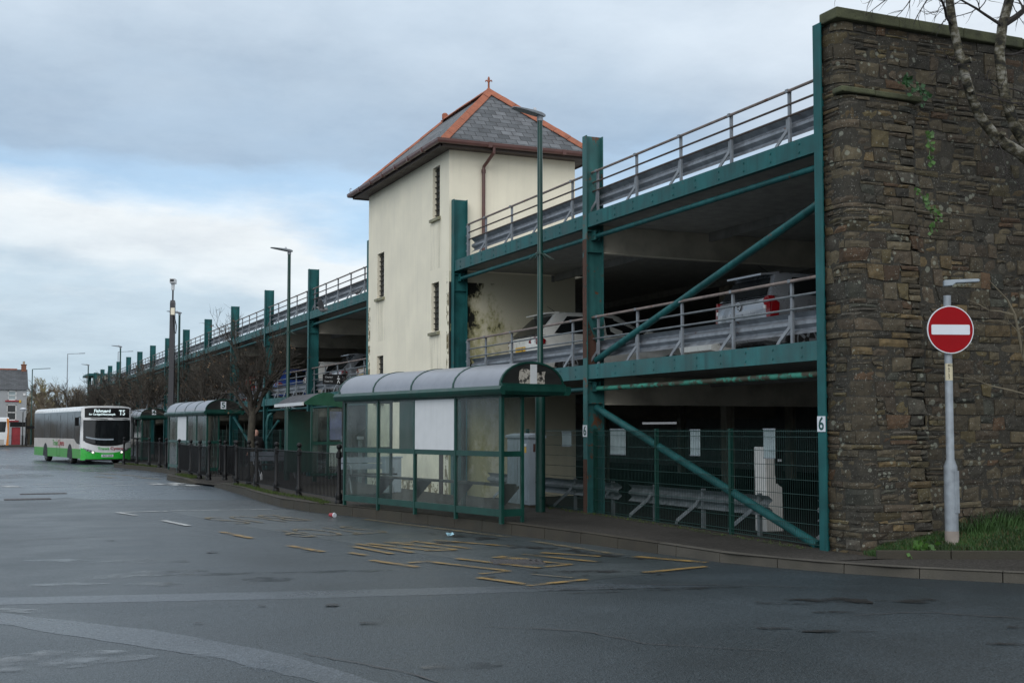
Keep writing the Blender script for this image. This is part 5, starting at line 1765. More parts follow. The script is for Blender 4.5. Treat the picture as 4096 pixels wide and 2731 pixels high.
mb = MB(); mb.lathe((0, 0, .22), [(.022, 0), (.022, .025)], 8); mb.build('cap', M['sign_white'], t_)

# ================================================================== CARS
def wheel(parent, loc, r=.31, w=.2, ax='y', side=1):
    """ax: axle direction; side +1/-1: which way the rim faces"""
    A = Vector((0, 1, 0)) if ax == 'y' else Vector((1, 0, 0))
    B_ = Vector((1, 0, 0)) if ax == 'y' else Vector((0, 1, 0))
    c = Vector(loc); up = Vector((0, 0, 1)); n = 24

    def ring(rad, off):
        return [c + A * off + (B_ * math.cos(6.2832 * k / n) + up * math.sin(6.2832 * k / n)) * rad for k in range(n)]
    mb = MB(); h = w / 2
    mb.loft([ring(r * .62, -h), ring(r * .95, -h), ring(r, -h * .7), ring(r, h * .7), ring(r * .95, h), ring(r * .62, h)])
    ty = mb.build('wheel', M['rubber'], parent, smooth=True)
    mb = MB(); s_ = side * h
    mb.loft([ring(r * .66, s_ * .9), ring(r * .64, s_ * 1.04), ring(r * .56, s_ * 1.0), ring(r * .2, s_ * .82), ring(r * .12, s_ * .95), ring(.012, s_ * .96)], cap=True)
    for k in range(5):
        a = 6.2832 * k / 5
        d = B_ * math.cos(a) + up * math.sin(a)
        mb.bar(c + A * s_ * .92 + d * r * .15, c + A * s_ * .98 + d * r * .58, .05, .02, A)
    mb.build('rim', M['galv_dull'], ty, smooth=True)
    return ty


def car(name, label, loc, rz, paint, L_=4.0, Wd=1.68, H=1.46, kind='hatch', group='cars parked on the upper deck', lights='corner', plate=None, badge=False, detail=True, bf_=.63):
    """local x: 0 at the rear bumper, L_ at the nose; y across; z up"""
    t_ = thing(name, label, 'car', loc, rz, group)
    w = Wd / 2
    zb, belt = .26, H * bf_

    def ring(x, hw, z0, z1, tuck=.90):
        # half section mirrored
        pts = [(hw * tuck, z0), (hw * .98, z0 + .12), (hw, z0 + (z1 - z0) * .45), (hw * .985, z0 + (z1 - z0) * .78), (hw * .94, z1), (hw * .6, z1 + .012)]
        return [(x, y, z) for y, z in pts] + [(x, -y, z) for y, z in reversed(pts)]
    bh = belt
    st = [(.0, w * .80, .36, bh - .12), (.06, w * .93, .29, bh - .04), (.25, w * .99, zb, bh), (L_ * .25, w, zb, bh), (L_ * .5, w, zb, bh - .01), (L_ * .68, w, zb, bh - .03), (L_ * .80, w * .99, zb, bh - .10), (L_ * .92, w * .94, zb, bh - .20), (L_ * .98, w * .82, .30, bh - .30), (L_, w * .70, .34, bh - .38)]
    mb = MB(); mb.loft([ring(*s) for s in st])
    body = mb.build('body', paint, t_, smooth=True)
    # cabin
    def cab(x, hw, z):
        return [(x, hw, z), (x, hw * .92, z + .03), (x, hw * .5, z + .055), (x, -hw * .5, z + .055), (x, -hw * .92, z + .03), (x, -hw, z)]
    ro = .13 if kind == 'hatch' else .18
    xr0, xr1 = .10, .10 + (H - belt) * (.62 if kind == 'hatch' else .95)
    base = [(xr0, w * .90, belt), (xr0 + .05, w * .93, belt), (L_ * .50, w * .94, belt), (L_ * .70, w * .88, belt - .04), (L_ * .735, w * .84, belt - .06)]
    roofp = [(xr1 - .05, w * .70, H - .085), (xr1 + .15, w * .74, H - .055), (L_ * .36, w * .75, H - .05), (L_ * .48, w * .74, H - .07), (L_ * .52, w * .70, H - .11)]
    mb = MB(); vs = []
    for (a, b) in zip(base, roofp):
        vs.append([(a[0], a[1], a[2]), (b[0], b[1], b[2]), (b[0], b[1] * .9, b[2] + .035), (b[0], b[1] * .45, b[2] + .055), (b[0], -b[1] * .45, b[2] + .055), (b[0], -b[1] * .9, b[2] + .035), (b[0], -b[1], b[2]), (a[0], -a[1], a[2])])
    mb.loft(vs, closed=False, cap=False)
    mb.add(vs[0], [tuple(range(8))]); mb.add(vs[-1], [tuple(reversed(range(8)))])
    mb.build('roof', paint, t_, smooth=True)
    # glass
    def lerp(a, b, t): return tuple(p + (q - p) * t for p, q in zip(a, b))
    for s in (1, -1):
        A0 = (base[1][0] + .28, s * base[1][1], base[1][2]); A1 = (base[3][0] - .05, s * base[3][1], base[3][2] + .03)
        T0 = (roofp[1][0] + .12, s * roofp[1][1], roofp[1][2]); T1 = (roofp[4][0] - .05, s * roofp[4][1], roofp[4][2])
        m0 = (L_ * .40, s * w * .94, belt); m1 = (L_ * .40, s * w * .75, H - .055)
        off = Vector((0, s * .012, .006))
        for nm, q in (('rear_side_window', (lerp(A0, T0, .08), lerp(m0, m1, .08), lerp(m0, m1, .88), lerp(A0, T0, .86))), ('front_side_window', (lerp((m0[0] + .06,) + m0[1:], (m1[0] + .06,) + m1[1:], .08), lerp(A1, T1, .1), lerp(A1, T1, .88), lerp((m0[0] + .06,) + m0[1:], (m1[0] + .06,) + m1[1:], .88)))):
            mb = MB(); p = [Vector(v) + off for v in q]; mb.prism(p, (0, -s * .01, 0)); mb.build(nm, M['glass_dark'], t_)
    r0 = [(base[0][0] - .02, w * .80, belt + .02), (base[0][0] - .02, -w * .80, belt + .02)]
    r1 = [(roofp[0][0] - .06, -w * .62, H - .11), (roofp[0][0] - .06, w * .62, H - .11)]
    mb = MB(); mb.prism([Vector(v) + Vector((-.008, 0, .0)) for v in r0 + r1], (.01, 0, 0)); mb.build('rear_window', M['glass_dark'], t_)
    f0 = [(base[4][0] + .015, w * .78, belt - .03), (base[4][0] + .015, -w * .78, belt - .03)]; f1 = [(roofp[4][0] + .03, -w * .64, H - .12), (roofp[4][0] + .03, w * .64, H - .12)]
    mb = MB(); mb.prism([Vector(v) + Vector((.012, 0, .01)) for v in f0 + f1], (-.01, 0, 0)); mb.build('windscreen', M['glass_dark'], t_)
    # arches and wheels
    for x in (L_ * .19, L_ * .81):
        for s in (1, -1):
            mb = MB(); n = 14
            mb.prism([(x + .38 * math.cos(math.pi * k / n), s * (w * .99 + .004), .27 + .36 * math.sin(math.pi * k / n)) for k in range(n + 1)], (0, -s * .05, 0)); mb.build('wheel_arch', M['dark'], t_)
            wheel(t_, (x, s * (w - .08), .31), .31, .2, 'y', s)
    # lamps
    for s in (1, -1):
        mb = MB()
        if lights == 'tall':
            pts = [(s * w * .97, belt - .36), (s * w * .96, belt - .06), (s * w * .92, belt - .0), (s * w * .84, belt - .02), (s * w * .76, belt - .10), (s * w * .72, belt - .24), (s * w * .71, belt - .36)]
            xo = -.012
        else:
            pts = [(s * w * .97, belt - .22), (s * w * .97, belt - .08), (s * w * .80, belt - .045), (s * w * .52, belt - .12), (s * w * .50, belt - .17), (s * w * .75, belt - .22)]
            xo = -.012
        fx = lambda y: .22 * max(0, (abs(y) / w - .55)) ** 1.4
        vs = [(xo + fx(y), y, z) for y, z in pts]
        mb.prism(vs, (.12, 0, 0))
        # wraps round the flank
        yy = s * (w * .985)
        mb.prism([(.06, yy - s * .02, belt - (.36 if lights == 'tall' else .22)), (.20, yy + s * .008, belt - (.34 if lights == 'tall' else .20)), (.22, yy + s * .004, belt - .12), (.10, yy - s * .02, belt - .04)], (0, s * .012, 0))
        tl = mb.build('tail_lamp', M['lens_red'], t_)
        mb = MB(); zc = belt - (.19 if lights == 'tall' else .15)
        mb.box((xo - .006 + fx(w * .8), s * w * .75, zc - .03), (xo + .02 + fx(w * .8), s * w * .87, zc + .03)); mb.build('reversing_lens', M['lens_clear'], tl)
        mb = MB(); mb.loft([[(L_ * .93, s * w * .55, belt - .34), (L_ * .93, s * w * .90, belt - .30), (L_ * .93, s * w * .90, belt - .20), (L_ * .93, s * w * .55, belt - .24)], [(L_ * .985, s * w * .50, belt - .40), (L_ * .965, s * w * .82, belt - .36), (L_ * .95, s * w * .82, belt - .26), (L_ * .965, s * w * .5, belt - .29)]]); mb.build('headlamp', M['lens_clear'], t_)
    mb = MB(); mb.box((-.03, -w * .75, .36), (.03, w * .75, .46)); mb.build('bumper', paint, t_, bevel=.015)
    pz = belt - .30 if kind != 'hatch' else .52
    mb = MB(); mb.box((-.028, -.26, pz - .055), (-.005, .26, pz + .055)); p_ = mb.build('number_plate', M['yellow_plate'], t_)
    if plate:
        m = Matrix(((0, 0, -1, -.0295), (-1, 0, 0, 0), (0, 1, 0, pz), (0, 0, 0, 1)))
        text_mesh(plate, .1, M['black'], 'lettering', p_, m, ext=.0008)
    mb = MB(); mb.loft([[(xr1 - .28, w * .6 * q, H - .075) for q in (1, -1)] + [(xr1 - .28, -w * .6, H - .045), (xr1 - .28, w * .6, H - .045)], [(xr1 + .05, w * .66, H - .05), (xr1 + .05, -w * .66, H - .05), (xr1 + .05, -w * .66, H - .005), (xr1 + .05, w * .66, H - .005)]]); mb.build('spoiler', paint, t_, smooth=True)
    if detail:
        for s in (1, -1):
            for x in (L_ * .34, L_ * .52):
                mb = MB(); mb.bar((x, s * (w + .012), belt - .11), (x + .16, s * (w + .012), belt - .105), .03, .03); mb.build('door_handle', paint, t_, bevel=.008)
            mb = MB(); mb.loft([[(L_ * .635, s * (w * .95), belt), (L_ * .665, s * (w * .95), belt), (L_ * .665, s * (w * .95), belt + .1), (L_ * .635, s * (w * .95), belt + .1)], [(L_ * .63, s * (w + .17), belt + .02), (L_ * .67, s * (w + .16), belt + .02), (L_ * .67, s * (w + .16), belt + .15), (L_ * .63, s * (w + .17), belt + .15)]]); mb.build('wing_mirror', paint, t_, bevel=.02)
        mb = MB(); mb.tube([(xr1 + .3, 0, H - .0), (xr1 + .02, 0, H + .16)], [.008, .004], 5); mb.build('aerial', M['black'], t_)
        mb = MB(); mb.box((-.02, -.1, belt - .30), (.01, .1, belt - .25)); mb.build('boot_handle', paint, t_, bevel=.012)
    if badge:
        # round badge: a V above a W inside a ring
        mb = MB(); zc = belt - .13; n = 24; xx = -.022
        for k in range(n):
            a, b = 6.2832 * k / n, 6.2832 * (k + 1) / n
            mb.bar((xx, .065 * math.cos(a), zc + .065 * math.sin(a)), (xx, .065 * math.cos(b), zc + .065 * math.sin(b)), .012, .01, (1, 0, 0))
        for p, q in (((-.028, .055), (0, .008)), ((0, .008), (.028, .055)), ((-.055, .028), (-.028, -.052)), ((-.028, -.052), (0, -.004)), ((0, -.004), (.028, -.052)), ((.028, -.052), (.055, .028))):
            mb.bar((xx, p[0], zc + p[1]), (xx, q[0], zc + q[1]), .011, .008, (1, 0, 0))
        mb.build('badge', M['chrome'], t_)
        mb = MB(); mb.lathe((0, 0, 0), [(.062, -.004), (.062, .004)], 20)
        mb.v = [(xx + .008 + z, x, zc + y) for x, y, z in mb.v]
        mb.build('badge_back', M['black'], t_)
    return t_


FL = Z1 - .05
car('silver_hatchback', 'silver hatchback with tall red tail lamps parked nose in beside the stone wall', (11.75, 17.3, FL), 0, M['car_silver'], 3.9, 1.65, 1.46, lights='tall', badge=True, bf_=.70)
car('white_crossover', 'white estate car with yellow plate parked beside the stair tower', (11.65, 26.1, FL), 0, M['car_white'], 4.4, 1.80, 1.58, kind='suv', plate='N66 KJJ')
car('white_estate', 'white car deeper in the deck between the silver hatchback and the rusty column', (16.9, 20.2, FL), math.pi, M['car_white'], 4.2, 1.72, 1.45, kind='suv', detail=False)
car('silver_saloon', 'silver grey car with wide red tail lamps parked just left of the stair tower', (11.75, 42.7, FL), 0, M['car_silver'], 4.3, 1.78, 1.56, kind='suv', plate='KV15')
car('beige_car', 'pale beige car partly hidden behind the left corner of the stair tower', (11.75, 39.3, FL), 0, M['car_beige'], 4.2, 1.74, 1.46, kind='suv', detail=False)
FARC = [(46.6, 'car_white', 'white car behind the street lamp and bare twigs', 'white_car'), (52.6, 'car_blue', 'bright blue car parked behind the bare trees', 'blue_car'), (55.0, 'car_dark', 'dark blue car beside the bright blue one', 'dark_car'), (60.4, 'car_red', 'red car parked behind the bare trees', 'red_car'),
        (63.2, 'car_silver', 'silver car beside the red car on the upper deck', 'silver_car'), (67.4, 'car_white', 'white car above shelter 4', 'white_car'), (70.2, 'car_red', 'small red car seen through twigs above the bus', 'red_car'), (74.6, 'car_white', 'white car farthest along the upper deck', 'white_car'), (77.0, 'car_silver', 'silver car farthest along the upper deck', 'silver_car')]
for y, pm, lab, nm in FARC:
    car(nm, lab, (11.75, y, FL), 0, M[pm], 4.1, 1.72, 1.46, detail=False)

# ================================================================== BUS
BL, BW, BH = 11.9, 2.52, 2.98
ang = math.atan2(6.36, -.98) - math.pi / 2            # axis from front to rear, against +Y
bus = thing('bus', 'white and green single deck bus with a lit destination board at the stand', 'bus', (4.96, 65.47, 0), ang)


def bf(x, z):
    """how far the front face lies behind y=0"""
    q = abs((x - BW / 2) / (BW / 2))
    return .30 * q ** 3.2 + (.10 * max(0, z - 1.0) / 2) + .05 * max(0, .6 - z)


def front_patch(mb, x0, x1, zlo, zhi, off, nx=22, nz=6):
    vs = []
    for i in range(nx + 1):
        x = x0 + (x1 - x0) * i / nx
        a, b = zlo(x), zhi(x)
        for j in range(nz + 1):
            z = a + (b - a) * j / nz
            vs.append((x, bf(x, z) - off, z))
    n = nz + 1
    o = len(vs)
    vs += [(x, y + .03, z) for x, y, z in vs]
    fs = [(i * n + j, (i + 1) * n + j, (i + 1) * n + j + 1, i * n + j + 1) for i in range(nx) for j in range(nz)]
    rim = [i * n for i in range(nx + 1)] + [nx * n + j for j in range(1, n)] + [i * n + nz for i in range(nx - 1, -1, -1)] + [j for j in range(nz - 1, 0, -1)]
    for a, b in zip(rim, rim[1:] + rim[:1]):
        fs.append((a, a + o, b + o, b))
    mb.add(vs, fs)
    return mb


def brow(x):
    q = abs((x - BW / 2) / (BW / 2)); return BH - .02 - .10 * q ** 6


mb = MB()
sec = [(0, .30), (0, 2.72), (.03, 2.84), (.14, 2.93), (.5, 2.97), (BW / 2, 2.985), (BW - .5, 2.97), (BW - .14, 2.93), (BW - .03, 2.84), (BW, 2.72), (BW, .30)]
mb.loft([[(x, bf(x, z) + d, z) for x, z in sec] for d in (.0, .02)] + [[(x if 0 < x < BW else x, yy, z) for x, z in sec] for yy in (.62, BL - .25)] + [[(BW / 2 + (x - BW / 2) * .96, BL, .36 + (z - .3) * .965) for x, z in sec]])
mb.build('body', M['bus_white'], bus, smooth=True)
mb = MB(); front_patch(mb, .004, BW - .004, lambda x: .30, brow, .004, 24, 10); mb.build('front_panel', M['bus_white'], bus, smooth=True)
zc = lambda x: abs((x - BW / 2) / (BW / 2))
mb = MB(); front_patch(mb, .10, BW - .07, lambda x: 1.02 + .22 * zc(x) ** 2.5, lambda x: 2.25, .018); mb.build('windscreen', M['glass_dark'], bus, smooth=True)
mb = MB(); front_patch(mb, .22, 1.55, lambda x: 1.22 + .22 * zc(x) ** 2.5, lambda x: 1.30 + .20 * zc(x) ** 2.5, .021, 10, 2); mb.build('dashboard_tray', M['cabinet'], bus, smooth=True)
mb = MB(); front_patch(mb, .18, BW - .15, lambda x: .93 + .30 * zc(x) ** 2.5, lambda x: 1.14 + .22 * zc(x) ** 2.5, .012); mb.build('black_panel', M['black'], bus, smooth=True)
mb = MB(); front_patch(mb, .16, BW - .12, lambda x: 2.38, lambda x: 2.875 - .08 * zc(x) ** 6, .018); mb.build('destination_board', M['black'], bus, smooth=True)
mb = MB(); front_patch(mb, .0, BW, lambda x: .22, lambda x: .58 + .27 * zc(x) ** 2.2, .012); mb.build('bumper', M['bus_green'], bus, smooth=True)
mb = MB(); front_patch(mb, .2, BW - .2, lambda x: .20, lambda x: .27, .02); mb.build('lower_lip', M['black'], bus)
mb = MB(); front_patch(mb, BW / 2 - .30, BW / 2 + .30, lambda x: .37, lambda x: .50, .03, 4, 2); np_ = mb.build('number_plate', M['sign_white'], bus)


def btext(s, size, x, z, mat, nm, par, off, sx=1.0, bold=0):
    m = Matrix(((1, 0, 0, x), (0, 0, -1, bf(x, z) - off), (0, 1, 0, z), (0, 0, 0, 1)))
    return text_mesh(s, size, mat, nm, par, m, ext=.004, bold=bold, sx=sx)


btext('BV21 ORA', .105, BW / 2, .435, M['black'], 'lettering', np_, .034)
btext('Fishguard', .215, .98, 2.71, M['led'], 'lettering', bus, .04, 1.0, .004)
btext('for Cardigan/Aberystwyth', .135, .98, 2.54, M['led'], 'lettering', bus, .04, .92, .002)
btext('T5', .36, 1.98, 2.62, M['led'], 'lettering', bus, .08, .8, .004)
btext('Traws', .20, 1.05, .80, M['bus_green'], 'lettering', bus, .03, 1.15, .003)
btext('Cymru', .20, 1.72, .80, M['red'], 'lettering', bus, .03, 1.15, .003)
# sides
for s, X_ in ((-1, 0), (1, BW)):
    o_ = lambda a: X_ + s * a
    sgn = (s, 0, 0)
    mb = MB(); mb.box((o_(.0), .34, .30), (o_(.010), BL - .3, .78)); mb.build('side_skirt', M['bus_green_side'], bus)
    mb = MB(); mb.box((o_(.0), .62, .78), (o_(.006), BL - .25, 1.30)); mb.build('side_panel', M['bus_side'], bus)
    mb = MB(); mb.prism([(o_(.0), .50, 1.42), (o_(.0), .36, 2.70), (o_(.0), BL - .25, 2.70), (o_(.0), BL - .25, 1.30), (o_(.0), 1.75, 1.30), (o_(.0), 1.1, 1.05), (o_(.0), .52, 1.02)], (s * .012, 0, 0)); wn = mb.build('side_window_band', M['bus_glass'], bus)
    for y in (1.6, 3.2, 4.8, 5.7, 7.3, 8.9):
        mb = MB(); mb.box((o_(.012), y, 1.34), (o_(.015), y + .03, 2.66)); mb.build('pillar', M['dark'], wn)
    for y in (2.1, 4.9, 7.9):
        mb = MB(); mb.box((o_(.012), y, 2.26), (o_(.018), y + .9, 2.52)); mb.build('vent_window', M['bus_glass'], wn)
    for y in (2.62, 8.55):
        mb = MB(); n = 16
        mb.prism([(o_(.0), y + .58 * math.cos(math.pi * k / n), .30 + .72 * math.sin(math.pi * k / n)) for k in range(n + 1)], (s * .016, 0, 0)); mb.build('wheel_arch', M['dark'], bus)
    m = Matrix(((0, 0, -1, -.012), (-1, 0, 0, 5.4), (0, 1, 0, 1.04), (0, 0, 0, 1))) if s < 0 else Matrix(((0, 0, 1, BW + .012), (1, 0, 0, 5.4), (0, 1, 0, 1.04), (0, 0, 0, 1)))
    text_mesh('Traws', .44, M['bus_green_side'], 'lettering', bus, m @ Matrix.Translation((-.68, 0, 0)), ext=.003, sx=1.15, bold=.004)
    text_mesh('Cymru', .44, M['red'], 'lettering', bus, m @ Matrix.Translation((.72, 0, 0)), ext=.003, sx=1.15, bold=.004)
    mb = MB()
    for y in (4.9, 5.65): mb.box((o_(.010), y, .34), (o_(.014), y + .02, 2.0))
    mb.box((o_(.010), 4.9, .34), (o_(.014), 5.65, .37)); mb.build('door_seam', M['dark'], bus)
    mb = MB(); mb.bar((X_ - s * .02, .42, 2.42), (X_ + s * .22, .16, 2.36), .04, .04); mb.box((X_ + s * .14, .12, 1.95), (X_ + s * .34, .20, 2.38)); mb.build('wing_mirror', M['black'], bus, bevel=.02)
    for y in (2.62, 8.55):
        wheel(bus, (X_ - s * .17, y, .48), .48, .28, 'x', s)
    # headlamp clusters on the front corners
    mb = MB(); xa, xb = (.10, .62) if s < 0 else (BW - .62, BW - .10)
    f = (lambda x: (x - xa) / (xb - xa)) if s < 0 else (lambda x: (xb - x) / (xb - xa))
    front_patch(mb, xa, xb, lambda x: .80 - .28 * f(x), lambda x: .84 - .16 * f(x), .03, 8, 3); hl = mb.build('headlamp', M['galv_dull'], bus, smooth=True)
    for k, q in enumerate((.35, .6, .85)):
        x = xa + (xb - xa) * (q if s < 0 else 1 - q); z = .80 - .22 * q
        mb = MB(); mb.lathe((0, 0, 0), [(.05, -.01), (.055, 0), (.04, .02)], 12); mb.v = [(x + a, bf(x, z) - .035 - c, z + b) for a, b, c in mb.v]
        mb.build('lamp', M['headlamp'] if k == 2 else M['chrome'], hl)
mb = MB()
for x0, x1, dz in ((.42, 1.25, .05), (1.5, 2.3, .05)):
    mb.bar((x0, bf(x0, 2.34) - .05, 2.345), (x1, bf(x1, 2.3) - .05, 2.30), .03, .02)
mb.build('wiper', M['black'], bus)
mb = MB(); mb.box((.25, .5, 1.25), (BW - .25, .52, 2.3)); mb.build('cab_bulkhead', M['dark'], bus)

# ================================================================== COACH at the left edge
co = thing('coach', 'white coach with an orange rear corner cut by the left edge of the picture', 'coach', (2.90, 125, 0))
mb = MB(); sec2 = [(0, .35), (0, 2.6), (-.1, 2.86), (-.4, 2.93), (-2.1, 2.93), (-2.4, 2.86), (-2.5, 2.6), (-2.5, .35)]
mb = MB(); mb.loft([[(-x_, 0 - y_, z_) for y_, z_ in [(0, .35), (0, 2.6), (-.12, 2.84), (-.5, 2.93), (-2.0, 2.93), (-2.38, 2.84), (-2.5, 2.6), (-2.5, .35)]] for x_ in (.0, .05, 11)]); mb.build('body', M['bus_white'], co, smooth=True)
mb = MB(); mb.prism([(.012, -.01, .3), (.012, -.01, 2.75), (-.16, -.012, 2.86), (-.20, -.012, 2.8), (-.10, -.012, 1.6), (-.16, -.012, .9), (-.22, -.012, .3)], (0, -.012, 0)); mb.build('corner_panel', M['orange'], co)
mb = MB(); mb.prism([(-.32, -.012, 1.55), (-.22, -.012, 2.52), (-10.5, -.012, 2.52), (-10.5, -.012, 1.35)], (0, -.01, 0)); wn = mb.build('side_window_band', M['glass_dark'], co)
for x in (-1.4, -2.9, -4.4): 
    mb = MB(); mb.box((x, -.03, 1.4), (x + .06, -.022, 2.5)); mb.build('pillar', M['dark'], wn)
mb = MB(); mb.box((-11, -.011, .32), (-.4, -.001, .85)); mb.build('side_skirt', M['bus_side'], co)
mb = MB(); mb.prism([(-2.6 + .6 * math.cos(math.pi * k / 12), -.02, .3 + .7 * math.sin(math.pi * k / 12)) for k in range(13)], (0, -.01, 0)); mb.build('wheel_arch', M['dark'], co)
wheel(co, (-2.6, .12, .48), .48, .28, 'y', -1)

# ================================================================== HOUSE
ho = thing('house', 'grey rendered house with slate roof and red sills beyond the bus', 'house', (0, 146, .1))
HX1, HY0 = 5.12, 145.0
hw = [(3.18, 4.07, 4.99, 6.03), (3.10, 4.10, 2.79, 4.52), (-1.6, -.7, 4.99, 6.03), (-1.7, -.6, 2.79, 4.52), (3.65, 4.55, .12, 2.05)]
mb = MB(); holed(mb, 'y', HY0, -9, HX1, .1, 6.2, hw)
for a, b, c, d in hw:
    e = HY0 + .15
    for q in (((a, HY0, c), (a, e, c), (a, e, d), (a, HY0, d)), ((b, HY0, c), (b, e, c), (b, e, d), (b, HY0, d)), ((a, HY0, c), (b, HY0, c), (b, e, c), (a, e, c)), ((a, HY0, d), (b, HY0, d), (b, e, d), (a, e, d))): mb.quad(*q)
mb.quad((-9, HY0, .1), (-9, 153, .1), (-9, 153, 6.2), (-9, HY0, 6.2))
mb.build('wall', M['house_grey'], ho, world=True, recalc=False)
mb = MB(); mb.add([(HX1, HY0, .1), (HX1, 153, .1), (HX1, 153, 6.2), (HX1, 149, 8.5), (HX1, HY0, 6.2)], [(0, 1, 2, 3, 4)]); mb.build('gable_wall', M['dark_stone'], ho, world=True, recalc=False)
mb = MB(); roof_face(mb, [(-9.2, HY0 - .2, 6.15), (HX1 + .15, HY0 - .2, 6.15), (HX1 + .15, 149, 8.55), (-9.2, 149, 8.55)]); roof_face(mb, [(HX1 + .15, 153.2, 6.15), (-9.2, 153.2, 6.15), (-9.2, 149, 8.55), (HX1 + .15, 149, 8.55)])
rf = mb.build('roof', M['slate_far'], ho, world=True, recalc=False)
mb = MB(); mb.box((-9.2, 148.9, 8.5), (4.2, 149.1, 8.64)); o = mb.build('ridge_tiles', M['terracotta'], rf); o.data.transform(Matrix.Translation((0, -146, -.1)))
mb = MB(); mb.box((4.62, 148.6, 8.2), (5.14, 149.3, 9.05)); mb.box((4.57, 148.55, 9.05), (5.19, 149.35, 9.13)); o = mb.build('chimney', M['brick'], rf); o.data.transform(Matrix.Translation((0, -146, -.1)))
mb = MB(); mb.lathe((4.88, 148.95, 9.13), [(.14, 0), (.12, .30), (.14, .34)], 10); o = mb.build('chimney_pot', M['car_beige'], rf); o.data.transform(Matrix.Translation((0, -146, -.1)))
HI = Matrix.Translation((0, -146, -.1))
for k, (a, b, c, d) in enumerate(hw[:4]):
    mb = MB(); mb.box((a, HY0 + .10, c), (b, HY0 + .12, d)); w_ = mb.build('window', M['grey_board'] if k in (0, 2) else M['glass_dark'], ho, world=True)
    mb = MB()
    for q in ((a, c, a + .1, d), (b - .1, c, b, d), (a, c, b, c + .1), (a, d - .1, b, d), (a, (c + d) / 2 - .04, b, (c + d) / 2 + .04)):
        mb.box((q[0], HY0 + .05, q[1]), (q[2], HY0 + .095, q[3]))
    o = mb.build('frame', M['white'], w_); o.data.transform(HI)
    mb = MB(); mb.box((a - .25, HY0 - .12, c - .16), (b + .25, HY0 + .03, c - .01)); o = mb.build('sill', M['red_dull'], w_); o.data.transform(HI)
mb = MB(); mb.box((3.65, HY0 + .1, .12), (4.55, HY0 + .13, 2.05)); mb.build('door', M['red_dull'], ho, world=True)
mb = MB(); mb.box((4.35, HY0 - .1, 4.72), (4.55, HY0 - .0, 5.0)); mb.build('alarm_box', M['yellow_plate'], ho, world=True)
mb = MB(); mb.box((4.75, HY0 - .1, 5.5), (5.0, HY0 - .0, 5.75)); mb.build('floodlight', M['white'], ho, world=True)

# ================================================================== TREES
def rand_dir(r, d, spread):
    v = Vector((r.gauss(0, 1), r.gauss(0, 1), r.gauss(0, 1)))
    v = (v - d * v.dot(d))
    v.normalize()
    a = abs(r.gauss(spread, spread * .35))
    return (d * math.cos(a) + v * math.sin(a)).normalized()


def grow(mb, r, p, d, L_, rad, lvl, P):
    """one limb and everything on it"""
    nseg = P['seg'][lvl]; pts = [p]; rs = [rad]; q = p.copy(); dd = d.copy()
    for k in range(nseg):
        dd = (dd + Vector((r.gauss(0, P['wig']), r.gauss(0, P['wig']), r.gauss(0, P['wig']) + P['up'][lvl]))).normalized()
        q = q + dd * (L_ / nseg); pts.append(q.copy()); rs.append(rad * (1 - (.62 if lvl < P['max'] else .75) * (k + 1) / nseg))
    mb.tube(pts, rs, P['n'][lvl], cap=False)
    if lvl >= P['max']:
        P['tips'].append(q)
        return
    for k in range(P['kids'][lvl]):
        t = r.uniform(P['t0'][lvl], 1.0); i = min(nseg - 1, int(t * nseg)); f = t * nseg - i
        b = pts[i].lerp(pts[i + 1], f); d0 = (pts[i + 1] - pts[i]).normalized()
        grow(mb, r, b, rand_dir(r, d0, P['spread'][lvl]), L_ * P['len'][lvl] * r.uniform(.6, 1.15) * (1.15 - .45 * t), max(P['rmin'], rs[i] * P['rr'][lvl]), lvl + 1, P)


def street_tree(seed, leaves=True):
    """pollarded street tree, local: base at the origin, about 5 m high"""
    r = random.Random(seed)
    P = dict(seg=[5, 4, 3, 2], wig=.13, up=[.12, .10, .06, .03], n=[7, 5, 4, 3], kids=[8, 7, 6, 0], t0=[.2, .2, .1, 0], spread=[.6, .6, .65, .5], len=[.66, .62, .62, .5], rr=[.55, .5, .5, .5], rmin=.0052, max=3, tips=[])
    tr = MB(); tr.tube([(0, 0, -.05), (.02, 0, .5), (0, .02, 1.3), (.03, 0, 2.0), (.02, .03, 2.5)], [.17, .135, .12, .125, .15], 10)
    cr = MB()
    for k in range(7):
        a = 6.283 * k / 7 + r.uniform(-.3, .3); el = r.uniform(.25, 1.3)
        d = Vector((math.cos(a) * math.cos(el), math.sin(a) * math.cos(el), math.sin(el)))
        grow(cr, r, Vector((.02, .02, r.uniform(1.9, 2.5))), d, r.uniform(1.7, 2.3), r.uniform(.045, .075), 0, P)
    lf = MB()
    if leaves:
        for p in P['tips']:
            if r.random() < .03:
                for _ in range(r.randint(1, 4)):
                    c = p + Vector((r.gauss(0, .04), r.gauss(0, .04), r.gauss(-.04, .04)))
                    a = Vector((r.gauss(0, 1), r.gauss(0, 1), r.gauss(0, 1))).normalized() * .045; b = a.cross(Vector((r.gauss(0, 1), r.gauss(0, 1), r.gauss(0, 1)))).normalized() * .03
                    lf.add([c - a, c + b, c + a, c - b], [(0, 1, 2, 3)])
    return tr, cr, lf


protos = []
TG = 'bare street trees along the bus bays'
def make_street_tree(seed, label, loc, rz, mat='twig'):
    tr, cr, lf = street_tree(seed)
    t_ = thing('bare_tree', label, 'tree', loc, rz, TG)
    tr.build('trunk', M['bark'], t_, smooth=True, recalc=False)
    cr.build('crown', M[mat], t_, recalc=False)
    lf.build('dead_leaves', M['deadleaf'], t_, recalc=False)
    return t_


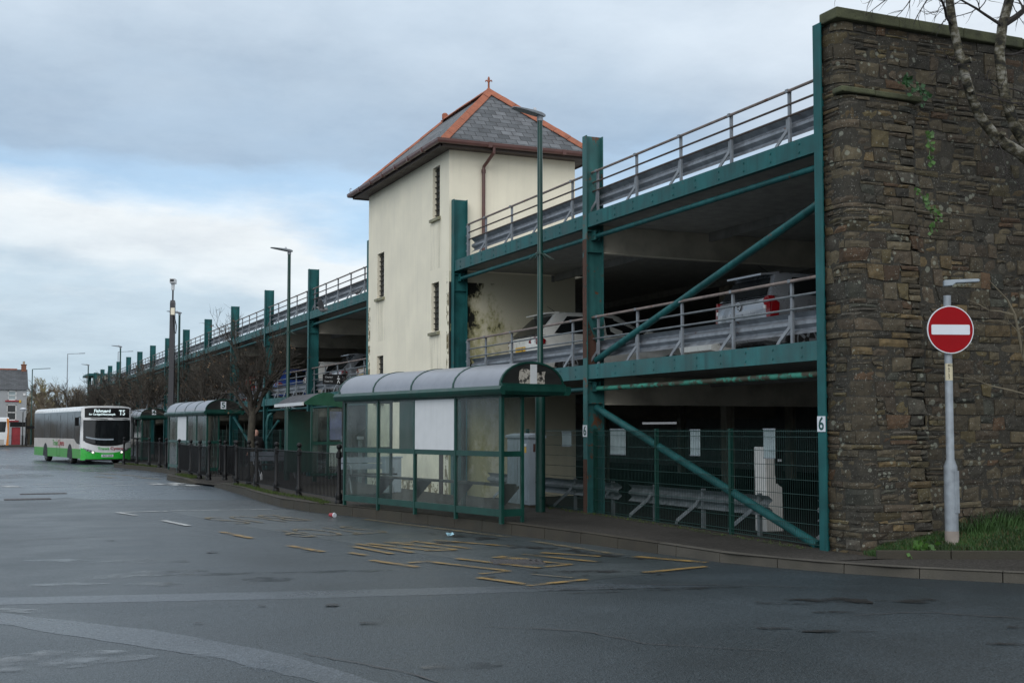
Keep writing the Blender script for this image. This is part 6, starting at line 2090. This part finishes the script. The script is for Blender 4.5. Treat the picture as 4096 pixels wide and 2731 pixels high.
T1 = make_street_tree(21, 'bare pollarded street tree with clinging brown leaves, nearest, left of the stair tower', (8.45, 41.0, .16), .4)
T2 = make_street_tree(5, 'bare street tree standing behind the arched roof of shelter 5', (9.2, 53.5, .16), .0)
for i, (src, x, y, rz, s, lab) in enumerate([(T1, 9.3, 62.5, 2.0, 1.02, 'bare street tree beside the camera pole'), (T2, 8.8, 71, 1.1, 1.05, 'bare street tree just right of the bus destination board'), (T1, 9.0, 80, 4.2, 1.0, 'bare street tree rising behind the roof of the bus'),
                                            (T2, 9.2, 90, 3.0, 1.1, 'bare street tree in front of the seventh column from the far end'), (T1, 8.9, 100, 5.1, 1.05, 'bare street tree second from the far end of the car park'), (T2, 9.0, 111, .7, 1.05, 'bare street tree at the far end of the car park'), (T2, 9.9, 57.5, 4.4, .95, 'bare street tree close behind the camera pole and shelter 5'), (T1, 8.2, 122, 1.0, 1.1, 'bare bushy tree beyond the far end of the car park')]):
    s *= 1.04
    c = copy_thing(src, (x, y, .16), rz, lab); c.scale = (s, s, s)


# woodland beyond the bus: tall leafless trees
def wood_tree(seed, mat):
    r = random.Random(seed)
    P = dict(seg=[6, 4, 3, 2], wig=.10, up=[.05, .12, .12, .08], n=[5, 4, 3, 3], kids=[16, 9, 9, 0], t0=[.22, .15, .1, 0], spread=[.6, .55, .6, .4], len=[.42, .5, .55, .5], rr=[.4, .5, .6, .5], rmin=.02, max=3, tips=[])
    cr = MB(); grow(cr, r, Vector((0, 0, 1.2)), Vector((0, 0, 1)), 5.6, .13, 0, P)
    tr = MB(); tr.tube([(0, 0, -.2), (0, 0, 1.3)], [.18, .13], 6)
    return tr, cr


WG = 'leafless trees beyond the bus'
wp = []
for seed, mat in ((3, 'twig_olive'), (8, 'twig_brown'), (14, 'twig_brown')):
    tr, cr = wood_tree(seed, mat)
    t_ = thing('leafless_tree', 'x', 'tree', (0, 0, 0), 0, WG)
    tr.build('trunk', M['bark'], t_, recalc=False); cr.build('crown', M[mat], t_, recalc=False); wp.append(t_)
spots = [(0, 6.9, 163, 1.25, 'pale olive leafless tree, tallest, behind the street lamp by the house'), (1, 8.3, 161, 1.15, 'brown leafless tree right of the tall pale one'), (2, 9.8, 166, 1.15, 'brown leafless tree left of the slender grey lamp'), (0, 6.2, 171, 1.15, 'olive leafless tree close beside the house gable'),
         (1, 11.2, 163, 1.05, 'brown leafless tree behind the slender grey lamp'), (2, 12.6, 165, 1.05, 'brown leafless tree right of the slender grey lamp'), (0, 13.9, 164, 1.0, 'olive leafless tree left of the far end of the car park'), (1, 15.2, 160, 1.0, 'brown leafless tree at the left of the far stair block'), (2, 7.6, 157, .85, 'low brown leafless tree behind the bus roof'), (1, 10.4, 156, .85, 'low brown leafless tree in the middle of the wood edge'), (2, 12.4, 154, .9, 'low brown leafless tree in front of the wood on the right'), (0, 9.0, 172, 1.12, 'olive leafless tree deeper in the wood')]
spots += [(1, 7.2, 167, 1.1, 'brown leafless tree just behind the tall pale one'), (2, 8.9, 164, 1.05, 'brown leafless tree between the tall pale one and the slender grey lamp'), (1, 10.6, 168, 1.1, 'brown leafless tree deep in the wood behind the slender grey lamp'), (0, 12.0, 170, 1.05, 'olive leafless tree deep in the wood right of the slender grey lamp'), (2, 14.6, 168, 1.0, 'brown leafless tree deep in the wood by the far stair block'), (1, 6.6, 159, .9, 'low brown leafless tree at the foot of the lamp by the house')]
used = set()
for k, x, y, s, lab in spots:
    if k not in used:
        t_ = wp[k]; used.add(k); t_.location = (x, y, 0); t_['label'] = lab; t_.rotation_euler = (0, 0, x)
    else: t_ = copy_thing(wp[k], (x, y, 0), x * 2.3, lab)
    t_.scale = (s * .95, s * .95, s * .84)
# undergrowth and the low hill under the wood
def thicket():
    r = random.Random(2); mb = MB()
    for _ in range(14000):
        x = r.uniform(5.3, 24); y = r.uniform(150, 175); h = r.uniform(1.5, 4.9)
        a, b = r.gauss(0, .35), r.gauss(0, .35)
        w = .03
        mb.add([(x - w, y, -.1), (x + w, y, -.1), (x + a + w * .5, y + b, h * .6), (x + a * 1.7, y + b * 1.7, h), (x + a - w * .5, y + b, h * .6)], [(0, 1, 2, 3, 4)])
    o = mb.build('thicket', M['twig_brown'], None, recalc=False); o['kind'] = 'stuff'


thicket()
mb = MB(); nx = 24; vs = []
for i in range(nx + 1):
    for j in range(5):
        x = -60 + 260 * i / nx; y = 176 + 40 * j
        vs.append((x, y, [-.1, 2.6, 5.0, 5.6, 4][j] * (.7 + .3 * math.sin(x * .06) + .1 * math.sin(x * .21))))
mb.add(vs, [(i * 5 + j, (i + 1) * 5 + j, (i + 1) * 5 + j + 1, i * 5 + j + 1) for i in range(nx) for j in range(4)])
struct(mb.build('hill', pmat('wooded_hill', (.075, .062, .042), .95, var=.5, scale=.6), None, smooth=True))

# birch at the right edge
bi = thing('birch_tree', 'leafless birch with two pale mossy trunks before the stone wall at the right edge', 'tree', (14.9, 12.35, .5))
tr = MB()
main = [(14.9, 12.35, .4), (14.75, 12.35, 2.0), (14.35, 12.4, 3.9), (13.85, 12.45, 5.0), (13.5, 12.55, 5.45)]
tr.tube(main, [.24, .21, .19, .17, .15], 12)
a1 = [(13.62, 12.52, 5.30), (13.24, 12.6, 5.58), (12.82, 12.6, 5.74), (12.50, 12.6, 6.03), (12.34, 12.6, 6.33), (12.20, 12.6, 6.72), (12.06, 12.6, 7.22), (12.0, 12.6, 7.6), (11.9, 12.6, 8.3), (11.85, 12.55, 9.2), (11.7, 12.5, 10.2)]
tr.tube(a1, [.10, .085, .075, .068, .064, .060, .058, .055, .048, .036, .016], 10)
a2 = [(13.7, 12.5, 5.25), (13.35, 12.58, 5.7), (13.12, 12.6, 5.98), (12.93, 12.6, 6.48), (12.88, 12.6, 6.95), (12.95, 12.6, 7.35), (13.09, 12.6, 7.74), (13.2, 12.6, 8.4), (13.3, 12.6, 9.4), (13.25, 12.6, 10.4)]
tr.tube(a2, [.105, .09, .08, .074, .072, .07, .066, .055, .04, .016], 10)
for p, d in ((a1[4], (-.10, -.10, .02)), (a1[5], (.05, -.12, .03)), (a1[2], (-.02, -.12, .06))):
    tr.cyl(p, Vector(p) + Vector(d), .045, 8)
tr.build('trunk', M['birch'], bi, world=True, smooth=True, recalc=False)
cr = MB(); r_ = random.Random(12)
P = dict(seg=[6, 4, 3], wig=.16, up=[-.02, -.02, -.03], n=[5, 3, 3], kids=[9, 5, 0], t0=[.15, .1, 0], spread=[.6, .6, .4], len=[.5, .5, .5], rr=[.5, .55, .5], rmin=.005, max=2, tips=[])
for p, d, L_, rad in [(a1[7], (-1, -.1, .18), 1.6, .028), (a1[6], (-1, -.3, .35), 1.4, .022), (a1[7], (.8, -.2, .5), 1.3, .025), (a1[8], (-.9, .2, .25), 1.5, .025), (a1[8], (.9, -.3, -.1), 1.5, .022), (a1[5], (-.9, -.5, -.15), .8, .012), (a1[4], (.7, -.6, -.3), .9, .012), (a2[5], (-.9, -.2, .3), 1.3, .024), (a2[6], (-.8, -.4, .0), 1.5, .024),
                      (a2[5], (.8, -.2, .5), 1.2, .05), (a2[4], (.9, -.4, .1), 1.2, .02), (a2[3], (.8, -.6, -.1), 1.0, .014), (a2[3], (-.8, -.5, -.25), .9, .012), (a2[7], (-.7, .2, -.2), 1.6, .02), (a2[2], (.8, -.5, -.5), 1.0, .012), (a1[2], (-.6, -.6, -.5), .9, .010), (main[2], (-.9, -.4, -.2), 1.1, .012), (main[1], (-.9, -.3, .15), 1.2, .012)]:
    grow(cr, r_, Vector(p), Vector(d).normalized(), L_, rad, 0, P)
cr.build('branches', M['twig_dark'], bi, world=True, recalc=False)
# pale bare sapling against the wall
sp = thing('bare_sapling', 'pale bare sapling with thin branches right of the no entry sign', 'sapling', (13.2, 12.45, .45))
mb = MB(); P2 = dict(P); P2['tips'] = []; P2['kids'] = [5, 3, 0]
mb.tube([(13.35, 12.45, .4), (13.3, 12.45, 1.6), (13.12, 12.4, 2.4), (12.98, 12.4, 2.75), (12.85, 12.4, 3.3), (12.72, 12.4, 3.5), (12.4, 12.4, 3.75)], [.03, .028, .024, .02, .018, .014, .006], 6)
grow(mb, r_, Vector((12.85, 12.4, 3.3)), Vector((-.9, 0, .12)), 1.0, .010, 1, P2); grow(mb, r_, Vector((13.2, 12.42, 2.2)), Vector((-.95, 0, .2)), 1.3, .012, 1, P2); grow(mb, r_, Vector((12.98, 12.4, 2.75)), Vector((-.6, -.2, .6)), .8, .010, 1, P2); grow(mb, r_, Vector((12.9, 12.4, 3.1)), Vector((.7, -.2, .5)), .9, .010, 1, P2)
mb.build('branches', pmat('pale_twig', (.15, .13, .09), .8, var=.3), sp, world=True, recalc=False)

# ivy and ferns on the wall
def leafy(name, label, pts, n, spread, size, seed, mat='ivy'):
    r = random.Random(seed); mb = MB()
    for _ in range(n):
        c = Vector(r.choice(pts)) + Vector((r.gauss(0, spread), -abs(r.gauss(0, .03)), r.gauss(0, spread)))
        a = Vector((r.gauss(0, 1), -.3, r.gauss(-.4, 1))).normalized(); b = a.cross(Vector((r.gauss(0, .4), -1, r.gauss(0, .4)))).normalized(); s = size * r.uniform(.6, 1.3)
        mb.add([c, c + (a * .5 + b * .5) * s, c + a * s, c + (a * .5 - b * .5) * s], [(0, 1, 2, 3)])
    if len(pts) > 1: mb.tube([Vector(q) + Vector((0, -.005, 0)) for q in pts], .006, 4)
    return tag(mb.build(name, M[mat], None, recalc=False), label, 'plant', 'plants growing out of the stone wall')


leafy('wall_plant', 'dark green ivy tuft at the right end of the stone ledge', [(11.62, 12.95, 6.42), (11.75, 12.95, 6.40), (11.85, 12.95, 6.32), (11.5, 12.95, 6.5)], 60, .04, .065, 1, 'ivy_dark')
leafy('wall_plant', 'small bright green ivy strand hanging below the ledge', [(11.72, 12.78, 5.72), (11.75, 12.76, 5.6), (11.74, 12.75, 5.5), (11.73, 12.75, 5.4)], 30, .025, .065, 2)
leafy('wall_plant', 'bright green ivy strand lowest on the stone wall', [(11.48, 12.72, 4.95), (11.6, 12.70, 4.85), (11.7, 12.70, 4.70), (11.78, 12.68, 4.6), (11.68, 12.66, 4.45)], 44, .03, .065, 3)
leafy('broadleaf_weed', 'low broad leaved weed at the left end of the grass', [(11.0, 12.34, .26), (11.1, 12.3, .26)], 40, .06, .08, 4)['group'] = 'weeds in the grass'
leafy('broadleaf_weed', 'clump of large green dock leaves at the right edge of the grass', [(13.05, 11.9, .40), (13.1, 11.95, .5), (13.2, 11.9, .42)], 40, .07, .16, 5)['group'] = 'weeds in the grass'

# ================================================================== PERSON and BIRDS
def skin_fig(name, verts, edges, radii, mat, parent, lv=2):
    me = bpy.data.meshes.new(name); me.from_pydata([Vector(v) for v in verts], edges, []); me.materials.append(mat)
    o = bpy.data.objects.new(name, me); COL.objects.link(o); o.parent = parent
    md = o.modifiers.new('skin', 'SKIN'); md.use_smooth_shade = True
    for i, v in enumerate(me.skin_vertices[0].data):
        rr = radii[i]; v.radius = rr if isinstance(rr, tuple) else (rr, rr); v.use_root = (i == 0)
    s_ = o.modifiers.new('sub', 'SUBSURF'); s_.levels = lv; s_.render_levels = lv
    return o


pe = thing('person', 'bald person in a dark coat waiting behind the trunk of the nearest bare tree', 'person', (8.95, 42.4, .16), R(200))
V_ = [(0, 0, .86), (0, .0, 1.05), (0, -.02, 1.24), (0, -.05, 1.34), (0, -.09, 1.40), (.17, -.03, 1.26), (.24, .0, 1.0), (.22, -.16, .82), (.20, -.24, .80), (-.17, -.03, 1.26), (-.24, .0, 1.0), (-.22, -.16, .82), (-.20, -.24, .80), (.10, 0, .80), (.11, -.03, .45), (.11, .02, .08), (.12, -.13, .04), (-.10, 0, .80), (-.11, -.03, .45), (-.11, .02, .08), (-.12, -.13, .04)]
E_ = [(0, 1), (1, 2), (2, 3), (3, 4), (2, 5), (5, 6), (6, 7), (7, 8), (2, 9), (9, 10), (10, 11), (11, 12), (0, 13), (13, 14), (14, 15), (15, 16), (0, 17), (17, 18), (18, 19), (19, 20)]
skin_fig('body', V_, E_, [(.17, .13), (.17, .13), (.18, .12), (.07, .07), (.055, .055), .075, .055, .045, .035, .075, .055, .045, .035, .10, .07, .05, .04, .10, .07, .05, .04], M['cloth'], pe)
mb = MB(); hd = [(.03, -.125), (.06, -.11), (.078, -.05), (.082, .0), (.078, .05), (.055, .095), (.02, .115)]
mb.lathe((0, 0, 0), hd, 14)
mb.v = [(x, y * 1.2 - (.012 if z < -.02 and y < 0 else 0), z) for x, y, z in mb.v]
mb.cyl((0, -.095, .0), (0, -.118, -.03), .014, 6)
for s in (-1, 1): mb.cyl((s * .078, .01, .0), (s * .094, .02, .005), .026, 8)
mb.v = [(x, y - .10, z + 1.48) for x, y, z in mb.v]
mb.build('head', M['skin'], pe, smooth=True)
for s in (-1, 1):
    mb = MB(); mb.tube([(s * .20, -.24, .80), (s * .195, -.29, .78), (s * .19, -.32, .75)], [.035, .04, .03], 8)
    for k in range(4): mb.tube([(s * (.17 + .016 * k), -.32, .755), (s * (.17 + .016 * k), -.36, .72), (s * (.17 + .016 * k), -.355, .69 + .01 * abs(k - 1))], [.010, .009, .007], 5)
    mb.tube([(s * .165, -.28, .775), (s * .145, -.31, .75), (s * .15, -.335, .73)], [.012, .010, .008], 5)
    mb.build('hand', M['skin'], pe, smooth=True)


def pigeon(label, loc, rz, fly):
    t_ = thing('pigeon', label, 'pigeon', loc, rz, 'pigeons by the car park')
    mb = MB(); rings = []
    for x, r_, z in [(-.16, .012, .0), (-.10, .045, .0), (-.02, .07, .0), (.06, .065, .012), (.11, .042, .04), (.14, .034, .075), (.17, .03, .085), (.195, .012, .082)]:
        rings.append([(x, r_ * math.cos(6.2832 * k / 10), z + r_ * math.sin(6.2832 * k / 10)) for k in range(10)])
    mb.loft(rings); mb.tube([(.19, 0, .083), (.215, 0, .074)], [.009, .003], 6)
    mb.build('body', M['pigeon'], t_, smooth=True)
    mb = MB(); mb.prism([(-.12, -.03, .0), (-.27, -.06, -.01), (-.28, .06, -.01), (-.12, .03, .0)], (0, 0, .01)); mb.build('tail', M['pigeon'], t_)
    for s in (1, -1):
        if fly:
            zz = .30 if s > 0 else .10
            pts = [(.08, s * .05, .03), (.10, s * .20, zz * .55), (.02, s * .38, zz), (-.08, s * .40, zz * .95), (-.10, s * .22, zz * .5), (-.08, s * .05, .02)]
        else:
            pts = [(.07, s * .066, .05), (.06, s * .078, -.02), (-.06, s * .07, -.035), (-.24, s * .02, -.02), (-.10, s * .062, .035)]
        mb = MB(); mb.prism(pts, (0, 0, .010) if fly else (0, s * .01, 0)); mb.build('wing', M['pigeon'], t_)
    if not fly:
        for s in (1, -1):
            mb = MB(); mb.tube([(.0, s * .03, -.05), (.01, s * .03, -.12)], .007, 5); mb.build('leg', M['red_dull'], t_)
    return t_


pigeon('pigeon in flight with raised wings before the upper beam', (9.8, 37.1, 5.46), R(150), True)
pigeon('pigeon perched on the upper beam beside the stair tower', (10.62, 36.1, 5.95), R(-60), False)

# anchor the stuff objects' custom names
for o in bpy.data.objects:
    if o.name.startswith('weed_tufts') or o.name.startswith('grass') and o.type == 'MESH' and 'kind' not in o:
        o['kind'] = o.get('kind', 'stuff')
